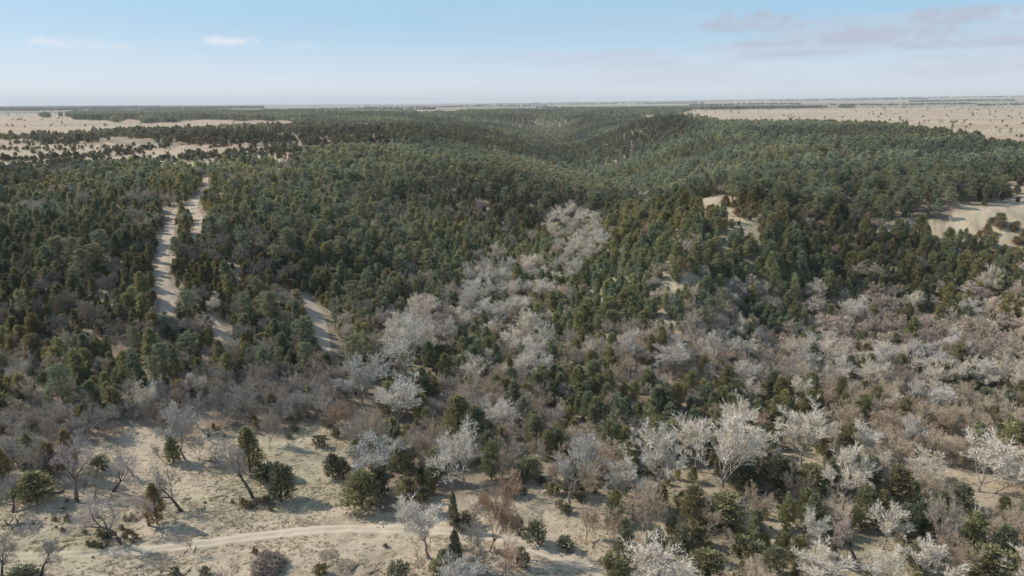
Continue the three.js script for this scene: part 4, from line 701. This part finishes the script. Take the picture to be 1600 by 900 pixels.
for (const kind of ['cedar', 'pine', 'pale', 'scrub', 'bush']) {
  const all = grown.filter((o) => o.kind === kind).sort((a, b) => b.size - a.size), limit = Math.max(0, (kind === 'bush' ? 90 : 300) - PLACED.filter((p) => WORD[kind] && p.name === WORD[kind][0]).length), rest = [];
  const shown = [];
  all.forEach((o, k) => {
    o.y = height(o.x, o.z);
    if (k >= limit || o.size === 0) { rest.push(o); return; }
    const look = kind === 'cedar' ? o.q.tint ?? 'olive' : kind === 'scrub' ? o.q.scrubTint ?? '' : '';
    o.tints = kind === 'bush' ? TINTS.cedar.olive : TINTS[kind][look];
    const tone = kind === 'bush' ? 'olive' : (Array.isArray(TONE[kind]) ? TONE[kind] : TONE[kind][look])[o.tone];
    const size = kind === 'bush' ? 'low' : o.h > { cedar: 6.6, pine: 11, pale: 11.5, scrub: 6.4 }[kind] ? 'tall' : o.h < { cedar: 5.2, pine: 9, pale: 9.5, scrub: 5 }[kind] ? 'small' : '';
    o.label = `${size} ${tone} ${WORD[kind][2]} ${o.q.at}`.trim(); o.k = k;
    [o.px, o.py] = project(V(o.x, o.y + o.h / 2, o.z));
    shown.push(o);
  });
  // those alike in look and stand are told apart by their row and by their place in it
  const alike = new Map(); for (const o of shown) { if (!alike.has(o.label)) alike.set(o.label, []); alike.get(o.label).push(o); }
  const NTH = ['leftmost', 'second from left', 'third from left', 'fourth from left', 'fifth from left', 'sixth from left'], ROW = ['front row', 'second row', 'third row', 'fourth row', 'fifth row', 'sixth row', 'seventh row', 'eighth row', 'ninth row', 'tenth row'];
  for (const list of alike.values()) if (list.length > 1) {
    list.sort((a, b) => b.py - a.py);
    for (let s = 0; s < list.length; s += 6) list.slice(s, s + 6).sort((a, b) => a.px - b.px).forEach((o, n) => { o.label += list.length > 6 ? `, ${ROW[s / 6]}, ${NTH[n]}` : `, ${NTH[n]}`; });
  }
  for (const o of shown) stand(kind, Math.floor(hash2(o.k, 7) * KIND[kind].near.length), o.tints[kind === 'bush' ? 0 : o.tone], o, o.h, o.w, o.turn, WORD[kind][0], o.label, WORD[kind][1], `${WORD[kind][2]}s ${o.q.at}`);
  if (!rest.length) continue;
  const root = new THREE.Group(); root.name = STUFF[kind][0]; root.userData = { label: STUFF[kind][2], kind: 'stuff' }; scene.add(root);
  const lists = new Map(), near = KIND[kind].near, far = KIND[kind].far ?? near;
  rest.forEach((o, k) => { const set = o.d < (kind === 'pale' || kind === 'scrub' ? 230 : 430) ? near : far, v = set[Math.floor(hash2(k, 19) * set.length)]; if (!lists.has(v)) lists.set(v, []); lists.get(v).push(o); });
  const M = new THREE.Matrix4(), C = new THREE.Color(), Q = new THREE.Quaternion(), UPV = V(0, 1, 0);
  for (const [p, list] of lists) {
    p.whole ??= new Grow().add(p.trunk ?? new Grow()); if (!p.wholeDone) { (p.limb ?? []).forEach((l) => p.whole.add(l)); p.whole.add(p.crown); p.wholeDone = true; }
    const im = new THREE.InstancedMesh(geoOf(p.whole), mat(kind, [1, 1, 1]), list.length); im.name = STUFF[kind][1]; im.castShadow = im.receiveShadow = true; im.userData.kind = 'stuff';
    list.forEach((o, k) => {
      M.compose(V(o.x, o.y - 0.05, o.z), Q.setFromAxisAngle(UPV, o.turn), V(o.w, o.h, o.w)); im.setMatrixAt(k, M);
      const look = kind === 'cedar' ? o.q.tint ?? 'olive' : kind === 'scrub' ? o.q.scrubTint ?? '' : '', t = kind === 'bush' ? [1, 1, 1] : TINTS[kind][look][o.tone], j = lerp(0.88, 0.7, smooth(500, 1200, o.d)) + lerp(0.24, 0.65, smooth(500, 1200, o.d)) * hash2(k, 31);
      const g = lerp(0.72, 1.25, smooth(0.35, 0.65, fbm(o.x * 0.009 + 4, o.z * 0.009, 3))), u = (kind === 'cedar' || kind === 'pine') ? lerp(0.95, 1.06, smooth(0.35, 0.65, fbm(o.x * 0.013 + 44, o.z * 0.013, 3))) : 1;
      im.setColorAt(k, C.setRGB(t[0] * j * g * u, t[1] * j * g, t[2] * j * g / u));
    });
    root.add(im);
  }
}
// belts of trees so far off that each is a speck
{
  const root = new THREE.Group(); root.name = 'distant_treeline'; root.userData = { label: 'thin dark belts of trees near the horizon', kind: 'stuff' }; scene.add(root);
  const r = rngOf(91), list = [], belt = (a0, a1, d, depth, n, s = 1) => { for (let k = 0; k < n; k++) { const a = lerp(a0, a1, r()) * D2R, dd = d + (r() - 0.5) * depth + 250 * Math.sin(a * 40 + d); list.push([Math.sin(a) * dd, -Math.cos(a) * dd, lerp(8, 14, r()) * s, lerp(14, 26, r()) * s]); } };
  belt(-48, -19, 9000, 5000, 2600, 1.3); belt(-48, -26, 14500, 3500, 900, 1.5); belt(-19, -6, 5200, 500, 220); belt(-12, 3, 7600, 500, 240); belt(-4, 9, 10500, 400, 160, 1.2); belt(2, 6, 5600, 200, 90);
  belt(10, 15, 9500, 300, 120, 1.3); belt(14, 22, 7000, 300, 160, 1.2); belt(20, 30, 12500, 500, 160, 1.6); belt(24, 33, 6200, 300, 150); belt(29, 35, 8800, 300, 190, 1.3); belt(26, 44, 16000, 700, 240, 1.7); belt(-2, 20, 15000, 800, 240, 1.6); belt(33, 46, 5600, 260, 180);
  const p = KIND.cedar.far, lists = p.map(() => []); list.forEach((o, k) => lists[k % p.length].push(o));
  p.forEach((v, k) => {
    v.whole ??= new Grow().add(v.trunk).add(v.crown);
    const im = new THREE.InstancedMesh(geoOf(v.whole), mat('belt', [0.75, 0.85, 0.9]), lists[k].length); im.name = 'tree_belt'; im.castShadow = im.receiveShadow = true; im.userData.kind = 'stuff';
    const M = new THREE.Matrix4(), Q = new THREE.Quaternion();
    lists[k].forEach((o, i) => { M.compose(V(o[0], height(o[0], o[1]) - 0.3, o[1]), Q.setFromAxisAngle(V(0, 1, 0), i), V(o[3], o[2], o[3])); im.setMatrixAt(i, M); });
    root.add(im);
  });
}
// dry grass standing in tufts wherever the ground lies open
{
  const r = rngOf(55), tuft = (seed) => { const q = rngOf(seed), g = new Grow(); for (let k = 0; k < 11; k++) { const a = q() * 6.28, s = q() * 0.5; g.twig(V(Math.cos(a) * s, 0, Math.sin(a) * s), V(Math.cos(a) * 0.6, 0.5 + q(), Math.sin(a) * 0.6).normalize(), 0.5 + 0.6 * q(), 0.34, shade([0.60, 0.50, 0.36], 0.8 + 0.4 * q()), q); } return g; };
  const shapes = times(3, (k) => tuft(900 + k)), lists = shapes.map(() => []);
  for (let k = 0; k < 260000; k++) {
    const a = (r() - 0.5) * 82 * D2R, d = 92 + 230 * Math.pow(r(), 0.8), x = Math.sin(a) * d, z = -Math.cos(a) * d, q = zoneAt(x, z), f = r(), u = r(), t = r();
    if (!q || !(q.open || q.name === 'clearing' || q.name.startsWith('right'))) continue;
    if (f > 0.15 + 1.0 * smooth(0.4, 0.65, fbm(x * 0.12 + 70, z * 0.12, 3)) || trackDist(x, z) < 0.1) continue;
    lists[k % 3].push([x, z, lerp(0.12, 0.36, u * u), t]);
  }
  const root = new THREE.Group(); root.name = 'grass'; root.userData = { label: 'tufts of dry straw coloured grass over the open ground', kind: 'stuff' }; scene.add(root);
  const M = new THREE.Matrix4(), Q = new THREE.Quaternion(), C = new THREE.Color(), m = mat('straw', [1, 1, 1]);
  shapes.forEach((g, k) => {
    const im = new THREE.InstancedMesh(g.geo(), m, lists[k].length); im.name = 'grass'; im.castShadow = im.receiveShadow = true; im.userData.kind = 'stuff';
    lists[k].forEach(([x, z, s, t], i) => { M.compose(V(x, height(x, z) - 0.02, z), Q.setFromAxisAngle(V(0, 1, 0), t * 6.28), V(s * 1.7, s, s * 1.7)); im.setMatrixAt(i, M); const j = 0.75 + 0.4 * t; im.setColorAt(i, C.setRGB(j, j, j * lerp(0.85, 1, t))); });
    root.add(im);
  });
}
// fallen sticks and bark on the open ground
{
  const r = rngOf(66), g = new Grow(); g.tube([V(-0.5, 0.03, 0), V(-0.1, 0.07, 0.05), V(0.5, 0.02, -0.03)], [0.045, 0.035, 0.015], 4, [0.24, 0.19, 0.155]); g.tube([V(-0.1, 0.07, 0.05), V(0.2, 0.12, 0.25)], [0.014, 0.005], 3, [0.24, 0.19, 0.155]);
  const list = [];
  for (let k = 0; k < 14000; k++) { const a = (r() - 0.5) * 80 * D2R, d = 95 + 150 * r(), x = Math.sin(a) * d, z = -Math.cos(a) * d, q = zoneAt(x, z), f = r(), s = 0.4 + 2.2 * r() ** 3, t = r(); if (q && (q.name === 'clearing' || q.name.startsWith('right')) && f < smooth(0.42, 0.62, fbm(x * 0.06 + 9, z * 0.06, 3)) && trackDist(x, z) > 0.3) list.push([x, z, s, t]); }
  const im = new THREE.InstancedMesh(g.geo(), mat('stick', [1, 1, 1]), list.length), M = new THREE.Matrix4(), Q = new THREE.Quaternion(), C = new THREE.Color();
  list.forEach(([x, z, s, t], i) => { M.compose(V(x, height(x, z), z), Q.setFromAxisAngle(V(0, 1, 0), t * 6.28), V(s, s, s)); im.setMatrixAt(i, M); const j = 0.6 + t; im.setColorAt(i, C.setRGB(j, j, j)); });
  im.name = 'ground_litter'; im.castShadow = im.receiveShadow = true; im.userData = { label: 'fallen sticks and dead twigs scattered over the open ground', kind: 'stuff' }; scene.add(im);
}
// knee high brush over the open upland
{
  const r = rngOf(88), list = [];
  for (let k = 0; k < 60000; k++) { const a = (r() - 0.5) * 84 * D2R, d = 330 + 1700 * r() ** 1.3, x = Math.sin(a) * d, z = -Math.cos(a) * d, q = zoneAt(x, z), f = r(), s = 0.35 + 0.9 * r() ** 2, t = r(); if (q && q.open && f < 0.25 * smooth(0.45, 0.65, fbm(x * 0.012 + 3, z * 0.012, 4))) list.push([x, z, s, t]); }
  const b = KIND.bush.near[0]; b.whole ??= new Grow().add(b.trunk).add(b.crown);
  const im = new THREE.InstancedMesh(geoOf(b.whole), mat('bush', [0.85, 0.75, 0.7]), list.length), M = new THREE.Matrix4(), Q = new THREE.Quaternion();
  list.forEach(([x, z, s, t], i) => { M.compose(V(x, height(x, z), z), Q.setFromAxisAngle(V(0, 1, 0), t * 6.28), V(s * 1.5, s, s * 1.5)); im.setMatrixAt(i, M); });
  im.name = 'plain_brush'; im.castShadow = im.receiveShadow = true; im.userData = { label: 'knee high brush speckled over the open upland', kind: 'stuff' }; scene.add(im);
}

renderer.render(scene, camera);
